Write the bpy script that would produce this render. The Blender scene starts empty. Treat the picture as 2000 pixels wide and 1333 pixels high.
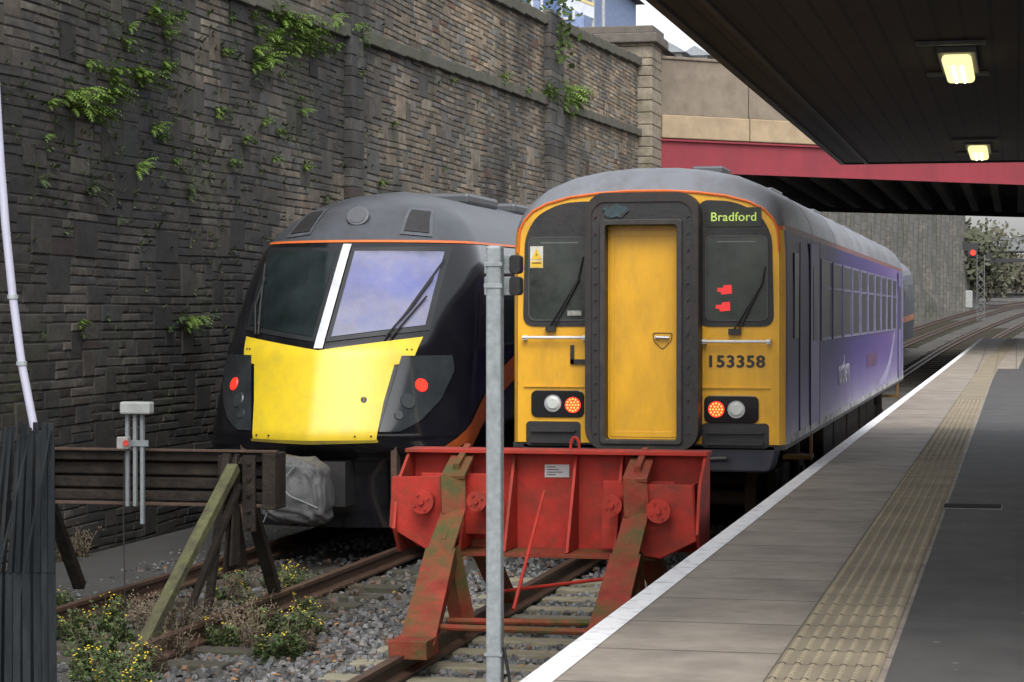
import bpy, bmesh, math, random
import numpy as np
from mathutils import Vector, Matrix, noise
R=math.radians
random.seed(7)
scene=bpy.context.scene
COL=scene.collection
# ------------------------------------------------------------------ helpers
def interp(x,xs,ys): return float(np.interp(x,xs,ys))
ORG={}
def reg(o,parent=None):
    COL.objects.link(o)
    if parent is not None: o.parent=parent
def top_empty(name,loc,label,cat,group=None):
    o=bpy.data.objects.new(name,None); o.empty_display_size=.2; o.location=loc
    reg(o); ORG[o]=Vector(loc); o["label"]=label; o["category"]=cat
    if group:o["group"]=group
    return o
class B:
    def __init__(s): s.v=[];s.f=[];s.m=[];s.c=[]
    def add(s,vs,fs,m=0,c=None):
        n=len(s.v); s.v+= [tuple(p) for p in vs]
        for f in fs: s.f.append(tuple(i+n for i in f)); s.m.append(m)
        if c is not None: s.c+= [c]*len(vs)
    def box(s,x0,x1,y0,y1,z0,z1,m=0,c=None):
        s.add([(x0,y0,z0),(x1,y0,z0),(x1,y1,z0),(x0,y1,z0),(x0,y0,z1),(x1,y0,z1),(x1,y1,z1),(x0,y1,z1)],
              [(0,3,2,1),(4,5,6,7),(0,1,5,4),(1,2,6,5),(2,3,7,6),(3,0,4,7)],m,c)
    def beam(s,p0,p1,w,h,m=0,w1=None,h1=None):
        p0=Vector(p0);p1=Vector(p1);d=(p1-p0).normalized()
        sd=d.cross(Vector((0,0,1)))
        if sd.length<.05: sd=Vector((1,0,0))
        sd.normalize(); up=sd.cross(d).normalized()
        w1=w1 or w; h1=h1 or h
        vs=[]
        for p,a,b in((p0,w,h),(p1,w1,h1)):
            for i,j in((-1,-1),(1,-1),(1,1),(-1,1)): vs.append(p+sd*a/2*i+up*b/2*j)
        s.add(vs,[(0,1,2,3),(7,6,5,4),(0,4,5,1),(1,5,6,2),(2,6,7,3),(3,7,4,0)],m)
    def cyl(s,p0,p1,r,n=14,m=0,r1=None):
        p0=Vector(p0);p1=Vector(p1);d=(p1-p0).normalized()
        a=d.orthogonal().normalized();b=d.cross(a);r1=r if r1 is None else r1
        vs=[p0+(a*math.cos(t)+b*math.sin(t))*r for t in [2*math.pi*i/n for i in range(n)]]
        vs+=[p1+(a*math.cos(t)+b*math.sin(t))*r1 for t in [2*math.pi*i/n for i in range(n)]]
        fs=[(i,(i+1)%n,n+(i+1)%n,n+i) for i in range(n)]
        fs+=[tuple(range(n-1,-1,-1)),tuple(range(n,2*n))]
        s.add(vs,fs,m)
    def tube(s,pts,r,n=8,m=0):
        for a,b in zip(pts[:-1],pts[1:]): s.cyl(a,b,r,n,m)
    def prism_y(s,poly,y0,y1,m=0):
        n=len(poly)
        vs=[(x,y0,z) for x,z in poly]+[(x,y1,z) for x,z in poly]
        s.add(vs,[tuple(range(n)),tuple(range(2*n-1,n-1,-1))]+[(i,n+i,n+(i+1)%n,(i+1)%n) for i in range(n)],m)
    def prism_x(s,poly,x0,x1,m=0):
        n=len(poly)
        vs=[(x0,y,z) for y,z in poly]+[(x1,y,z) for y,z in poly]
        s.add(vs,[tuple(range(n)),tuple(range(2*n-1,n-1,-1))]+[(i,n+i,n+(i+1)%n,(i+1)%n) for i in range(n)],m)
    def ring_y(s,po,pi,y0,y1,m=0):
        n=len(po)
        vs=[(x,y0,z) for x,z in po]+[(x,y0,z) for x,z in pi]+[(x,y1,z) for x,z in po]+[(x,y1,z) for x,z in pi]
        fs=[]
        for i in range(n):
            j=(i+1)%n
            fs+=[(i,j,n+j,n+i),(i,2*n+i,2*n+j,j),(n+i,n+j,3*n+j,3*n+i),(2*n+i,3*n+i,3*n+j,2*n+j)]
        s.add(vs,fs,m)
    def grid(s,rows,m=0,flip=False):
        nr=len(rows);nc=len(rows[0]);vs=[p for r in rows for p in r];fs=[]
        for i in range(nr-1):
            for j in range(nc-1):
                q=(i*nc+j,i*nc+j+1,(i+1)*nc+j+1,(i+1)*nc+j)
                fs.append(q[::-1] if flip else q)
        s.add(vs,fs,m)
    def obj(s,name,mats,parent=None,loc=None,label=None,cat=None,group=None,kind=None,smooth=False,bevel=0,fix=True,autos=None):
        me=bpy.data.meshes.new(name)
        org=Vector((0,0,0))
        if parent is not None: org=ORG[parent]
        elif loc is not None: org=Vector(loc)
        me.from_pydata([tuple(Vector(p)-org) for p in s.v],[],s.f)
        if not isinstance(mats,(list,tuple)): mats=[mats]
        for mt in mats: me.materials.append(mt)
        me.polygons.foreach_set("material_index",s.m)
        if s.c and len(s.c)==len(s.v):
            at=me.attributes.new("Col",'FLOAT_COLOR','POINT')
            at.data.foreach_set("color",[q for c in s.c for q in (c[0],c[1],c[2],1.0)])
        if fix:
            bm=bmesh.new();bm.from_mesh(me);bmesh.ops.recalc_face_normals(bm,faces=bm.faces);bm.to_mesh(me);bm.free()
        if smooth:
            me.polygons.foreach_set("use_smooth",[True]*len(me.polygons))
            if autos:
                bm=bmesh.new();bm.from_mesh(me)
                for e in bm.edges:
                    if len(e.link_faces)==2 and e.calc_face_angle(0)>R(autos): e.smooth=False
                bm.to_mesh(me);bm.free()
        me.update()
        o=bpy.data.objects.new(name,me)
        if parent is None: o.location=org; ORG[o]=org
        else: ORG[o]=ORG[parent]
        reg(o,parent)
        if bevel:
            md=o.modifiers.new("bevel",'BEVEL');md.width=bevel;md.segments=2;md.limit_method='ANGLE';md.angle_limit=R(40)
        if label:o["label"]=label
        if cat:o["category"]=cat
        if group:o["group"]=group
        if kind:o["kind"]=kind
        return o
def rrect(cx,cz,w,h,r,n=5):
    pts=[]
    for sx,sz,a0 in((1,-1,-90),(1,1,0),(-1,1,90),(-1,-1,180)):
        for k in range(n+1):
            a=R(a0+90*k/n); pts.append((cx+sx*(w/2-r)+r*math.cos(a),cz+sz*(h/2-r)+r*math.sin(a)))
    return pts
def roundpoly(poly,r,n=4):
    out=[];N=len(poly)
    for i in range(N):
        p=Vector(poly[i]);a=Vector(poly[i-1]);b=Vector(poly[(i+1)%N])
        da=(a-p);db=(b-p);rr=min(r,da.length*.45,db.length*.45)
        pa=p+da.normalized()*rr;pb=p+db.normalized()*rr
        for k in range(n+1):
            t=k/n; q=pa*(1-t)**2+p*2*t*(1-t)+pb*t*t; out.append((q.x,q.y))
    return out
# ------------------------------------------------------------------ materials
def M(name,col,rough=.6,metal=0,var=.2,scale=6,bump=0,bscale=60,dirt=None,dirtf=.5,dscale=3,emit=None,estr=1,attr=False,spec=.5,stretch=(1,1,1),coat=0,bdist=.02,dlo=.45):
    m=bpy.data.materials.new(name);m.use_nodes=True;nt=m.node_tree;N=nt.nodes;L=nt.links
    bs=N["Principled BSDF"];bs.inputs["Roughness"].default_value=rough;bs.inputs["Metallic"].default_value=metal
    bs.inputs["Specular IOR Level"].default_value=spec
    if coat: bs.inputs["Coat Weight"].default_value=coat
    tc=N.new("ShaderNodeTexCoord");mp=N.new("ShaderNodeMapping");mp.inputs["Scale"].default_value=stretch
    L.new(tc.outputs["Object"],mp.inputs["Vector"])
    no=N.new("ShaderNodeTexNoise");no.inputs["Scale"].default_value=scale;no.inputs["Detail"].default_value=6;no.inputs["Roughness"].default_value=.65
    L.new(mp.outputs[0],no.inputs["Vector"])
    rp=N.new("ShaderNodeValToRGB");rp.color_ramp.elements[0].position=.3;rp.color_ramp.elements[1].position=.7
    a=max(0,1-var);b=1+var
    if attr:
        rp.color_ramp.elements[0].color=(a,a,a,1);rp.color_ramp.elements[1].color=(b,b,b,1)
    else:
        rp.color_ramp.elements[0].color=(col[0]*a,col[1]*a,col[2]*a,1);rp.color_ramp.elements[1].color=(min(1,col[0]*b),min(1,col[1]*b),min(1,col[2]*b),1)
    L.new(no.outputs["Fac"],rp.inputs[0]);out=rp.outputs[0]
    if attr:
        at=N.new("ShaderNodeAttribute");at.attribute_name="Col"
        mx=N.new("ShaderNodeMix");mx.data_type='RGBA';mx.blend_type='MULTIPLY';mx.inputs[0].default_value=1
        L.new(at.outputs["Color"],mx.inputs[6]);L.new(out,mx.inputs[7]);out=mx.outputs[2]
    if dirt:
        n2=N.new("ShaderNodeTexNoise");n2.inputs["Scale"].default_value=dscale;n2.inputs["Detail"].default_value=8;n2.inputs["Roughness"].default_value=.7
        L.new(mp.outputs[0],n2.inputs["Vector"])
        r2=N.new("ShaderNodeValToRGB");r2.color_ramp.elements[0].position=dlo;r2.color_ramp.elements[1].position=dlo+.23
        r2.color_ramp.elements[0].color=(0,0,0,1);r2.color_ramp.elements[1].color=(dirtf,)*3+(1,)
        L.new(n2.outputs["Fac"],r2.inputs[0])
        mx=N.new("ShaderNodeMix");mx.data_type='RGBA'
        L.new(r2.outputs[0],mx.inputs[0]);L.new(out,mx.inputs[6]);mx.inputs[7].default_value=(*dirt,1);out=mx.outputs[2]
    L.new(out,bs.inputs["Base Color"])
    if bump:
        n3=N.new("ShaderNodeTexNoise");n3.inputs["Scale"].default_value=bscale;n3.inputs["Detail"].default_value=5
        L.new(mp.outputs[0],n3.inputs["Vector"])
        bp=N.new("ShaderNodeBump");bp.inputs["Strength"].default_value=bump;bp.inputs["Distance"].default_value=bdist
        L.new(n3.outputs["Fac"],bp.inputs["Height"]);L.new(bp.outputs[0],bs.inputs["Normal"])
    if emit:
        bs.inputs["Emission Color"].default_value=(*emit,1);bs.inputs["Emission Strength"].default_value=estr
    return m
def nodes_of(m): return m.node_tree.nodes,m.node_tree.links,m.node_tree.nodes["Principled BSDF"]
def color_src(m):
    N,L,bs=nodes_of(m);return bs.inputs["Base Color"].links[0].from_socket
def overlay_ramp(m,axis,lo,hi,stops,mode='REPLACE',noisef=0,nscale=3,mixfac=1.0):
    N,L,bs=nodes_of(m);src=color_src(m)
    tc=N.new("ShaderNodeTexCoord");sx=N.new("ShaderNodeSeparateXYZ");L.new(tc.outputs["Object"],sx.inputs[0])
    val=sx.outputs[axis]
    if noisef:
        no=N.new("ShaderNodeTexNoise");no.inputs["Scale"].default_value=nscale;no.inputs["Detail"].default_value=5
        L.new(tc.outputs["Object"],no.inputs["Vector"])
        ma=N.new("ShaderNodeMath");ma.operation='MULTIPLY_ADD';L.new(no.outputs["Fac"],ma.inputs[0]);ma.inputs[1].default_value=noisef;L.new(val,ma.inputs[2]);val=ma.outputs[0]
        lo+=noisef/2;hi+=noisef/2
    mr=N.new("ShaderNodeMapRange");mr.inputs["From Min"].default_value=lo;mr.inputs["From Max"].default_value=hi;L.new(val,mr.inputs["Value"])
    rp=N.new("ShaderNodeValToRGB");els=rp.color_ramp.elements
    while len(els)<len(stops): els.new(.5)
    for e,(p,c) in zip(els,stops): e.position=p;e.color=c
    L.new(mr.outputs[0],rp.inputs[0])
    mx=N.new("ShaderNodeMix");mx.data_type='RGBA'
    if mode=='REPLACE': L.new(rp.outputs["Alpha"],mx.inputs[0])
    else: mx.blend_type='MULTIPLY';mx.inputs[0].default_value=mixfac
    L.new(src,mx.inputs[6]);L.new(rp.outputs[0],mx.inputs[7]);L.new(mx.outputs[2],bs.inputs["Base Color"])
def brickmat(name,c1,c2,mortar,bw,bh,axisrot,rough=.85,msize=.02,offset=.5,bumpd=.02,loc=(0,0,0),var=.25,dirt=None,dirtf=.5,dscale=1.5):
    m=M(name,c1,rough,var=var,scale=4,dirt=dirt,dirtf=dirtf,dscale=dscale);N,L,bs=nodes_of(m);src=color_src(m)
    tc=N.new("ShaderNodeTexCoord");mp=N.new("ShaderNodeMapping");mp.inputs["Rotation"].default_value=axisrot;mp.inputs["Location"].default_value=loc
    L.new(tc.outputs["Object"],mp.inputs["Vector"])
    br=N.new("ShaderNodeTexBrick");br.inputs["Scale"].default_value=1;br.inputs["Brick Width"].default_value=bw;br.inputs["Row Height"].default_value=bh
    br.inputs["Mortar Size"].default_value=msize;br.offset=offset
    br.inputs["Color1"].default_value=(1,1,1,1);br.inputs["Color2"].default_value=(*[b/max(a,.001) for a,b in zip(c1,c2)],1);br.inputs["Mortar"].default_value=(*[b/max(a,.001) for a,b in zip(c1,mortar)],1)
    L.new(mp.outputs[0],br.inputs["Vector"])
    mx=N.new("ShaderNodeMix");mx.data_type='RGBA';mx.blend_type='MULTIPLY';mx.inputs[0].default_value=1
    L.new(src,mx.inputs[6]);L.new(br.outputs["Color"],mx.inputs[7]);L.new(mx.outputs[2],bs.inputs["Base Color"])
    bp=N.new("ShaderNodeBump");bp.inputs["Strength"].default_value=.6;bp.inputs["Distance"].default_value=bumpd;bp.invert=True
    L.new(br.outputs["Fac"],bp.inputs["Height"]);L.new(bp.outputs[0],bs.inputs["Normal"])
    return m

yellow=M("train_yellow",(.68,.35,.010),.4,var=.08,scale=3,dirt=(.30,.165,.025),dirtf=.4,dscale=2.6,coat=.1,stretch=(1.4,1,.55))
yellow2=M("nose_yellow",(.64,.47,.02),.4,var=.05,scale=3,dirt=(.36,.27,.05),dirtf=.35,dscale=5,coat=.1)
black=M("black_rubber",(.013,.013,.015),.55,var=.3,bump=.15,bscale=30,dirt=(.032,.024,.019),dirtf=.6,dscale=4)
gloss=M("gloss_black",(.006,.006,.008),.14,var=.2,scale=2,dirt=(.02,.02,.022),dirtf=.35,dscale=1.5,coat=.2)
glass=M("dark_glass",(.010,.013,.015),.06,var=.5,scale=1.5,spec=.6)
glassg=M("cab_glass",(.012,.017,.018),.08,var=.6,scale=1.6,spec=.4)
glassc=M("cab_window_glass",(.030,.037,.033),.10,var=.75,scale=2.2,spec=.4,dirt=(.055,.060,.052),dirtf=.8,dscale=2.4)
silver=M("roof_silver",(.165,.175,.195),.5,metal=.1,var=.12,scale=2,dirt=(.07,.062,.058),dirtf=.65,dscale=1.6,stretch=(1,.4,1))
metal=M("bare_metal",(.35,.36,.37),.35,metal=.5,var=.1)
greyroof=M("roof_grey",(.060,.066,.076),.38,var=.15,scale=2,dirt=(.035,.032,.03),dirtf=.5,dscale=3)
ringgrey=M("ring_grey",(.075,.08,.09),.4,var=.2)
orange=M("orange_line",(.60,.13,.025),.45,var=.1)
white=M("white_paint",(.66,.66,.65),.5,var=.08,dirt=(.3,.28,.25),dirtf=.4)
redpaint=M("red_paint",(.38,.030,.020),.6,var=.28,scale=3,dirt=(.13,.038,.022),dirtf=.8,dscale=3.5,bump=.15,bscale=25,spec=.25)
mossred=M("mossy_red",(.24,.038,.024),.75,var=.35,scale=5,dirt=(.070,.070,.024),dirtf=1,dscale=2.4,bump=.4,bscale=25,dlo=.40,spec=.2)
rust=M("rusty_steel",(.05,.03,.022),.8,var=.4,scale=9,bump=.4,bscale=40,dirt=(.085,.045,.026),dirtf=.6,dscale=7)
darkrust=M("dark_timber",(.017,.0135,.0115),.85,var=.4,scale=5,bump=.5,bscale=30,dirt=(.040,.032,.022),dirtf=.6,dscale=8,spec=.2)
mossy=M("mossy_steel",(.075,.078,.030),.85,var=.4,scale=7,bump=.4,bscale=30,dirt=(.03,.023,.017),dirtf=.9,dscale=4,dlo=.42)
railtop=M("rail_steel",(.085,.05,.035),.5,metal=.3,var=.3,scale=12,bump=.3)
galv=M("galvanised",(.34,.37,.385),.5,metal=.15,var=.2,scale=30,dirt=(.22,.24,.245),dirtf=.7,dscale=14)
plastic_w=M("lamp_lens_white",(.5,.52,.5),.15,var=.15)
redglow=M("red_led",(.6,.02,.01),.4,emit=(1,.03,.015),estr=1.3)
orglow=M("orange_led",(.6,.1,.02),.4,emit=(1,.3,.05),estr=2.6)
greenled=M("led_text",(.4,.5,.1),.4,emit=(.50,.75,.14),estr=.30)
bag=M("silver_cover",(.075,.076,.078),.65,metal=.0,var=.4,scale=5,bump=.6,bscale=9,dirt=(.03,.028,.027),dirtf=.8,dscale=4)
concrete=M("concrete",(.20,.165,.125),.9,var=.18,scale=2.5,bump=.2,bscale=30,dirt=(.10,.08,.065),dirtf=.55,dscale=.8)
concrete2=M("concrete_beige",(.34,.26,.165),.9,var=.15,scale=2.5,bump=.2,bscale=30,dirt=(.2,.15,.11),dirtf=.6,dscale=.7)
girder=M("girder_red",(.22,.024,.036),.65,var=.12,scale=1.5,dirt=(.13,.022,.03),dirtf=.5,dscale=.8,stretch=(1,1,.4))
soffit=M("soffit_dark",(.018,.016,.016),.9,var=.3)
leafm=M("fern_green",(.12,.195,.03),.6,var=.4,scale=3)
leafd=M("leaf_dark",(.07,.115,.03),.7,var=.4,scale=4)
drym=M("dry_stalk",(.13,.10,.065),.8,var=.3,scale=8)
flower=M("flower_yellow",(.62,.46,.02),.6,var=.2,scale=20)
slatm=M("fence_slat",(.011,.014,.017),.85,var=.5,scale=4,bump=.5,bscale=20,stretch=(1,1,.2),dirt=(.038,.043,.045),dirtf=.7,dscale=5,spec=.2)

# ------------------------------------------------------------------ alignment of the line
def curve(Y):
    if Y<50:return 0
    if Y<150:return .0006*(Y-50)**2
    return 6+.12*(Y-150)
def rise(Y):
    if Y<50:return 0
    if Y<85:return .0005*(Y-50)**2
    if Y<150:return .6125+.035*(Y-85)
    return 2.8875+.02*(Y-150)
F=4400;H=2.4;TH=math.atan(985/4400);C=math.cos(TH);S_=math.sin(TH)
def onX(X,u,v):
    r=(u-1000)/F; Y=X*(C+r*S_)/(r*C-S_); zc=-X*S_+Y*C
    return Y,H-(v-612)*zc/F
# ------------------------------------------------------------------ camera, light, world
cam=bpy.data.cameras.new("camera");co=bpy.data.objects.new("camera",cam);COL.objects.link(co)
co.location=(0,0,H);co.rotation_euler=(R(90)-math.atan(54.5/4400),0,TH)
cam.sensor_width=36;cam.lens=F/2000*36;cam.clip_end=6000;cam.clip_start=.1;scene.camera=co
w=bpy.data.worlds.new("World");scene.world=w;w.use_nodes=True
nt=w.node_tree;sk=nt.nodes.new("ShaderNodeTexSky");sk.sky_type='NISHITA';sk.sun_disc=False
sk.sun_elevation=R(50);sk.sun_rotation=R(160);sk.dust_density=4;sk.air_density=1;sk.ozone_density=1
hs=nt.nodes.new("ShaderNodeHueSaturation");hs.inputs["Saturation"].default_value=.22
nt.links.new(sk.outputs[0],hs.inputs["Color"]);nt.links.new(hs.outputs[0],nt.nodes["Background"].inputs[0])
nt.nodes["Background"].inputs[1].default_value=.31
sun=bpy.data.lights.new("sun",'SUN');so=bpy.data.objects.new("sun",sun);COL.objects.link(so)
sun.energy=.9;sun.angle=R(40);sun.color=(1,.97,.93);so.rotation_euler=(R(40),0,R(18))
scene.view_settings.view_transform='Standard';scene.view_settings.look='None';scene.view_settings.exposure=0

# ------------------------------------------------------------------ ground
gm=M("ground_gravel",(.075,.07,.064),.95,var=.5,scale=28,bump=1,bscale=45,dirt=(.035,.032,.024),dirtf=.8,dscale=.6)
b=B()
xs=[-600,-200,-60,-20,-9.8,-9.3,-8.3,-7.9,-5,-2,4,20,60,200,600]
ys=[-30,0,10,20,30,40,50]+[55+5*i for i in range(40)]+[300,400,600,1000,1600,3000]
rows=[]
for Y in ys:
    rows.append([(X+(curve(min(Y,200)) if abs(X)<30 else 0),Y,-.22+rise(Y) if Y<400 else -.22+rise(400)) for X in xs])
b.grid(rows,0,True)
b.obj("ground",gm,label="grey stone ballast and dirt trackbed ground",cat="ground",kind="structure",fix=False)
pm=M("path_tarmac",(.045,.045,.044),.95,var=.35,scale=30,bump=.8,bscale=70,dirt=(.03,.03,.02),dirtf=.8,dscale=1.5)
b=B();b.grid([[( -9.72+curve(Y),Y,-.19+rise(Y)+.0),(-8.25+curve(Y),Y,-.21+rise(Y))] for Y in range(14,62,2)],0,True)
b.obj("path",pm,label="dark tarmac path along the wall base",cat="path",kind="structure",fix=False)
def zcop(Y): return 8.33+(Y-41.5)*.0345
def zband(Y): return 6.4+(Y-27)*.0216
b=B();b.grid([[(-500,Y,zcop(Y)-1.0),(-60,Y,zcop(Y)-1.0),(-10.3+curve(Y),Y,zcop(Y)-1.0)] for Y in list(range(10,160,10))],0,True)
b.obj("upper_street",M("street_tarmac",(.06,.06,.06),.9,var=.2),label="upper street level behind the retaining wall",cat="street",kind="structure",fix=False)

# ballast stones
stonem=M("ballast_stone",(.2,.19,.18),.9,attr=True,var=.25,scale=40)
b=B();rnd=random.Random(3)
for i in range(26000):
    Y=12.3+rnd.random()**1.25*15;X=rnd.uniform(-8.9,-2.0)
    if Y>21 and rnd.random()<.4: continue
    s=rnd.uniform(.012,.031);h=rnd.uniform(.55,.9)
    if X<-7.5: 
        if rnd.random()<.6: continue
        s*=.8
    zz=-.215+rnd.random()*.035
    dens=noise.noise(Vector((X*.8,Y*.8,0)))
    if X<-5.2 and dens>.1 and rnd.random()<.75: continue
    q=Matrix.Rotation(rnd.random()*6.3,3,'Z')@Matrix.Rotation(rnd.uniform(-.6,.6),3,'X')
    vs=[]
    for sx,sy,sz in((-1,-1,-1),(1,-1,-1),(1,1,-1),(-1,1,-1),(-1,-1,1),(1,-1,1),(1,1,1),(-1,1,1)):
        k=.65 if sz>0 else 1
        p=q@Vector((sx*s*k*rnd.uniform(.6,1.25),sy*s*k*rnd.uniform(.6,1.2),sz*s*h*rnd.uniform(.6,1.1)))
        vs.append((X+p.x,Y+p.y,zz+p.z))
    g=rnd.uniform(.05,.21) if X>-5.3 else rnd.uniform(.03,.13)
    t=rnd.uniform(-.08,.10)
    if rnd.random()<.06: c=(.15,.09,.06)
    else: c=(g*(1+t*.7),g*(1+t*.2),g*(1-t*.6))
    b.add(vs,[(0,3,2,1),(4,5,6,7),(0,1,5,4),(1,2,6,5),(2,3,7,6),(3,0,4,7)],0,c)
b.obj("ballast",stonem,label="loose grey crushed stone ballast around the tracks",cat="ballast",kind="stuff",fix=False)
b=B()
for i in range(70):
    X=rnd.uniform(-5.6,-2.6);Y=13+rnd.random()*7;a=rnd.random()*6.28;s=rnd.uniform(.02,.04);z=-.15 if rnd.random()<.5 else -.17
    b.add([(X+math.cos(a+k*1.57)*s*(1 if k%2 else .6),Y+math.sin(a+k*1.57)*s*(1 if k%2 else .6),z+rnd.uniform(-.005,.012)) for k in range(4)],[(0,1,2,3)])
b.obj("fallen_leaves",M("leaf_orange",(.34,.16,.03),.7,var=.4,scale=3),loc=(-4,15,-.15),label="scattered orange fallen leaves on the ballast",cat="leaves",kind="stuff",fix=False)

def rail(X,y0,y1,label,mat=railtop,z=0,cf=curve):
    prof=[(-.07,-.155),(.07,-.155),(.07,-.135),(.012,-.115),(.012,-.04),(.036,-.03),(.036,0),(-.036,0),(-.036,-.03),(-.012,-.04),(-.012,-.115),(-.07,-.135)]
    b=B();n=len(prof);Ys=[y0]
    while Ys[-1]<y1: Ys.append(min(y1,Ys[-1]+(6 if Ys[-1]<45 else 5)))
    for Y in Ys: b.v+=[(X+cf(Y)+px,Y,z+rise(Y)+pz) for px,pz in prof]
    for i in range(len(Ys)-1):
        for j in range(n):
            b.f.append((i*n+j,i*n+(j+1)%n,(i+1)*n+(j+1)%n,(i+1)*n+j));b.m.append(0)
    b.f.append(tuple(range(n)));b.m.append(0);b.f.append(tuple(range(len(Ys)*n-1,(len(Ys)-1)*n-1,-1)));b.m.append(0)
    return b.obj("rail",mat,loc=(X,y0,0),label=label,cat="rail",group="railway rails on the trackbed")
rail(-4.22,13.0,230,"long rusty steel rail under the red buffer stop")
rail(-2.79,12.6,230,"long rusty steel rail beside the platform wall")
rail(-7.62,15.2,230,"rusty steel rail of the siding beside the wall")
rail(-6.18,15.2,230,"rusty steel rail under the dark buffer stop")
c2=lambda Y:curve(Y)+max(0,(Y-75))*.035
rail(-.9,92,260,"rusty rail of a diverging far track",cf=c2)
rail(.55,92,260,"rusty rail of a diverging far track",cf=c2)
slm=M("sleeper_wood",(.24,.22,.155),.85,var=.3,scale=5,bump=.4,bscale=25,dirt=(.09,.08,.055),dirtf=.8,dscale=4,stretch=(.4,1,1))
slm2=M("sleeper_old",(.05,.042,.032),.9,var=.4,scale=6,bump=.5,bscale=20,dirt=(.03,.035,.018),dirtf=.8,dscale=3)
def sleepers(xc,y0,y1,st,mat,label,z=-.165):
    b=B();b.box(xc-1.27,xc+1.27,y0-.12,y0+.12,z-.13,z);o=b.obj("sleeper",mat,loc=(xc,y0,z),label=label,cat="sleeper",group="sleepers under the rails",bevel=.012)
    Y=y0+st
    while Y<y1:
        c=o.copy();c.location=(xc+curve(Y)+random.uniform(-.03,.03),Y+random.uniform(-.02,.02),z+rise(Y)+random.uniform(-.006,.006));c.rotation_euler=(0,0,random.uniform(-.012,.012));COL.objects.link(c)
        Y+=st
    return o
sleepers(-3.505,13.3,21.6,.66,slm,"pale weathered sleeper half buried in ballast")
sleepers(-6.9,15.6,22.2,.68,slm2,"dark old timber sleeper in the weedy siding")
sleepers(-3.505,72,120,1.3,slm2,"dark sleeper on the climbing main track")
sleepers(-6.9,98,130,1.3,slm2,"dark sleeper on the climbing main track")

# ------------------------------------------------------------------ platform
PX=-1.96;PZ=.9
def ptop(Y): return PZ+rise(Y)
slabm=brickmat("platform_slab",(.285,.245,.20),(.255,.22,.18),(.10,.088,.075),.98,.92,(0,0,0),msize=.012,offset=0,bumpd=.006,loc=(.0,.2,0),var=.22,dirt=(.155,.133,.11),dirtf=.8,dscale=1.3,rough=.7)
asph=M("platform_asphalt",(.060,.058,.057),.75,var=.25,scale=3,bump=.35,bscale=120,dirt=(.092,.088,.084),dirtf=.6,dscale=1.2)
N,L,bs=nodes_of(asph);src=color_src(asph)
vo=N.new("ShaderNodeTexVoronoi");vo.inputs["Scale"].default_value=4;tc=N.new("ShaderNodeTexCoord");L.new(tc.outputs["Object"],vo.inputs["Vector"])
lt=N.new("ShaderNodeMath");lt.operation='LESS_THAN';lt.inputs[1].default_value=.07;L.new(vo.outputs["Distance"],lt.inputs[0])
mx=N.new("ShaderNodeMix");mx.data_type='RGBA';L.new(lt.outputs[0],mx.inputs[0]);L.new(src,mx.inputs[6]);mx.inputs[7].default_value=(.17,.165,.16,1);L.new(mx.outputs[2],bs.inputs["Base Color"])
sidem=brickmat("platform_side",(.12,.09,.07),(.09,.07,.06),(.15,.14,.13),.225,.075,(R(90),0,R(90)),msize=.01)
b=B()
PY=[2+2*i for i in range(42)]
for x0,x1,m in((PX,-.0,0),(-.0,9,1)):
    b.grid([[(x0+(curve(Y)),Y,ptop(Y)),(x1+(curve(Y)),Y,ptop(Y))] for Y in PY],m,True)
b.grid([[(PX+curve(Y)+.1,Y,-.4+rise(Y)),(PX+curve(Y)+.1,Y,ptop(Y)-.15),(PX+curve(Y),Y,ptop(Y)-.15),(PX+curve(Y),Y,ptop(Y))] for Y in PY],2)
Y=PY[-1]
b.grid([[(PX+curve(Y),Y,ptop(Y)),(9+curve(Y),Y,ptop(Y))],[(PX+curve(Y+6),Y+6,rise(Y+6)),(9+curve(Y+6),Y+6,rise(Y+6))]],1,True)
b.obj("platform",[slabm,asph,sidem],loc=(0,0,0),label="railway platform with concrete edge slabs and dark tarmac",cat="platform",kind="structure",fix=False)
wl=M("edge_white",(.84,.84,.85),.65,var=.05,scale=8,dirt=(.34,.32,.30),dirtf=.8,dscale=9,bump=.2,dlo=.50)
b=B();b.grid([[(PX+curve(Y)-.004,Y,ptop(Y)-.10),(PX+curve(Y)-.004,Y,ptop(Y)+.004),(PX+.125+curve(Y),Y,ptop(Y)+.004)] for Y in PY],0)
b.obj("edge_line",wl,label="worn white painted line along the platform edge",cat="line",kind="structure",fix=False)
b=B();b.grid([[(-.52+curve(Y),Y,ptop(Y)+.003),(.01+curve(Y),Y,ptop(Y)+.003)] for Y in PY if Y<=60],0,True)
b.obj("tarmac_surface",asph,label="dark tarmac walking surface of the platform",cat="tarmac",kind="structure",fix=False)
tacm=brickmat("tactile",(.265,.222,.150),(.23,.195,.135),(.09,.075,.055),.47,.4,(0,0,0),msize=.007,offset=0,bumpd=.004,dirt=(.145,.12,.085),dirtf=.8,dscale=2)
b=B();TX=-1.0
b.grid([[(TX+curve(Y),Y,ptop(Y)+.006),(TX+.45+curve(Y),Y,ptop(Y)+.006)] for Y in PY],0,True)
Y=8.0
while Y<40:
    for k in range(7):
        x=TX+.03+k*.065;z=PZ+.006;r=.019
        vs=[(x+r*math.cos(a),Y+r*math.sin(a)*1.2,z) for a in [R(60*i) for i in range(6)]]+[(x+r*.6*math.cos(a),Y+r*.72*math.sin(a),z+.008) for a in [R(60*i) for i in range(6)]]
        b.add(vs,[(i,(i+1)%6,6+(i+1)%6,6+i) for i in range(6)]+[(6,7,8,9,10,11)],0)
    Y+=.067
b.obj("tactile_paving",tacm,loc=(TX,0,0),label="buff ribbed tactile paving strip along the platform",cat="paving",kind="structure",fix=False)
dcm=M("drain_dark",(.012,.012,.013),.8,var=.3,spec=.1)
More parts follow.
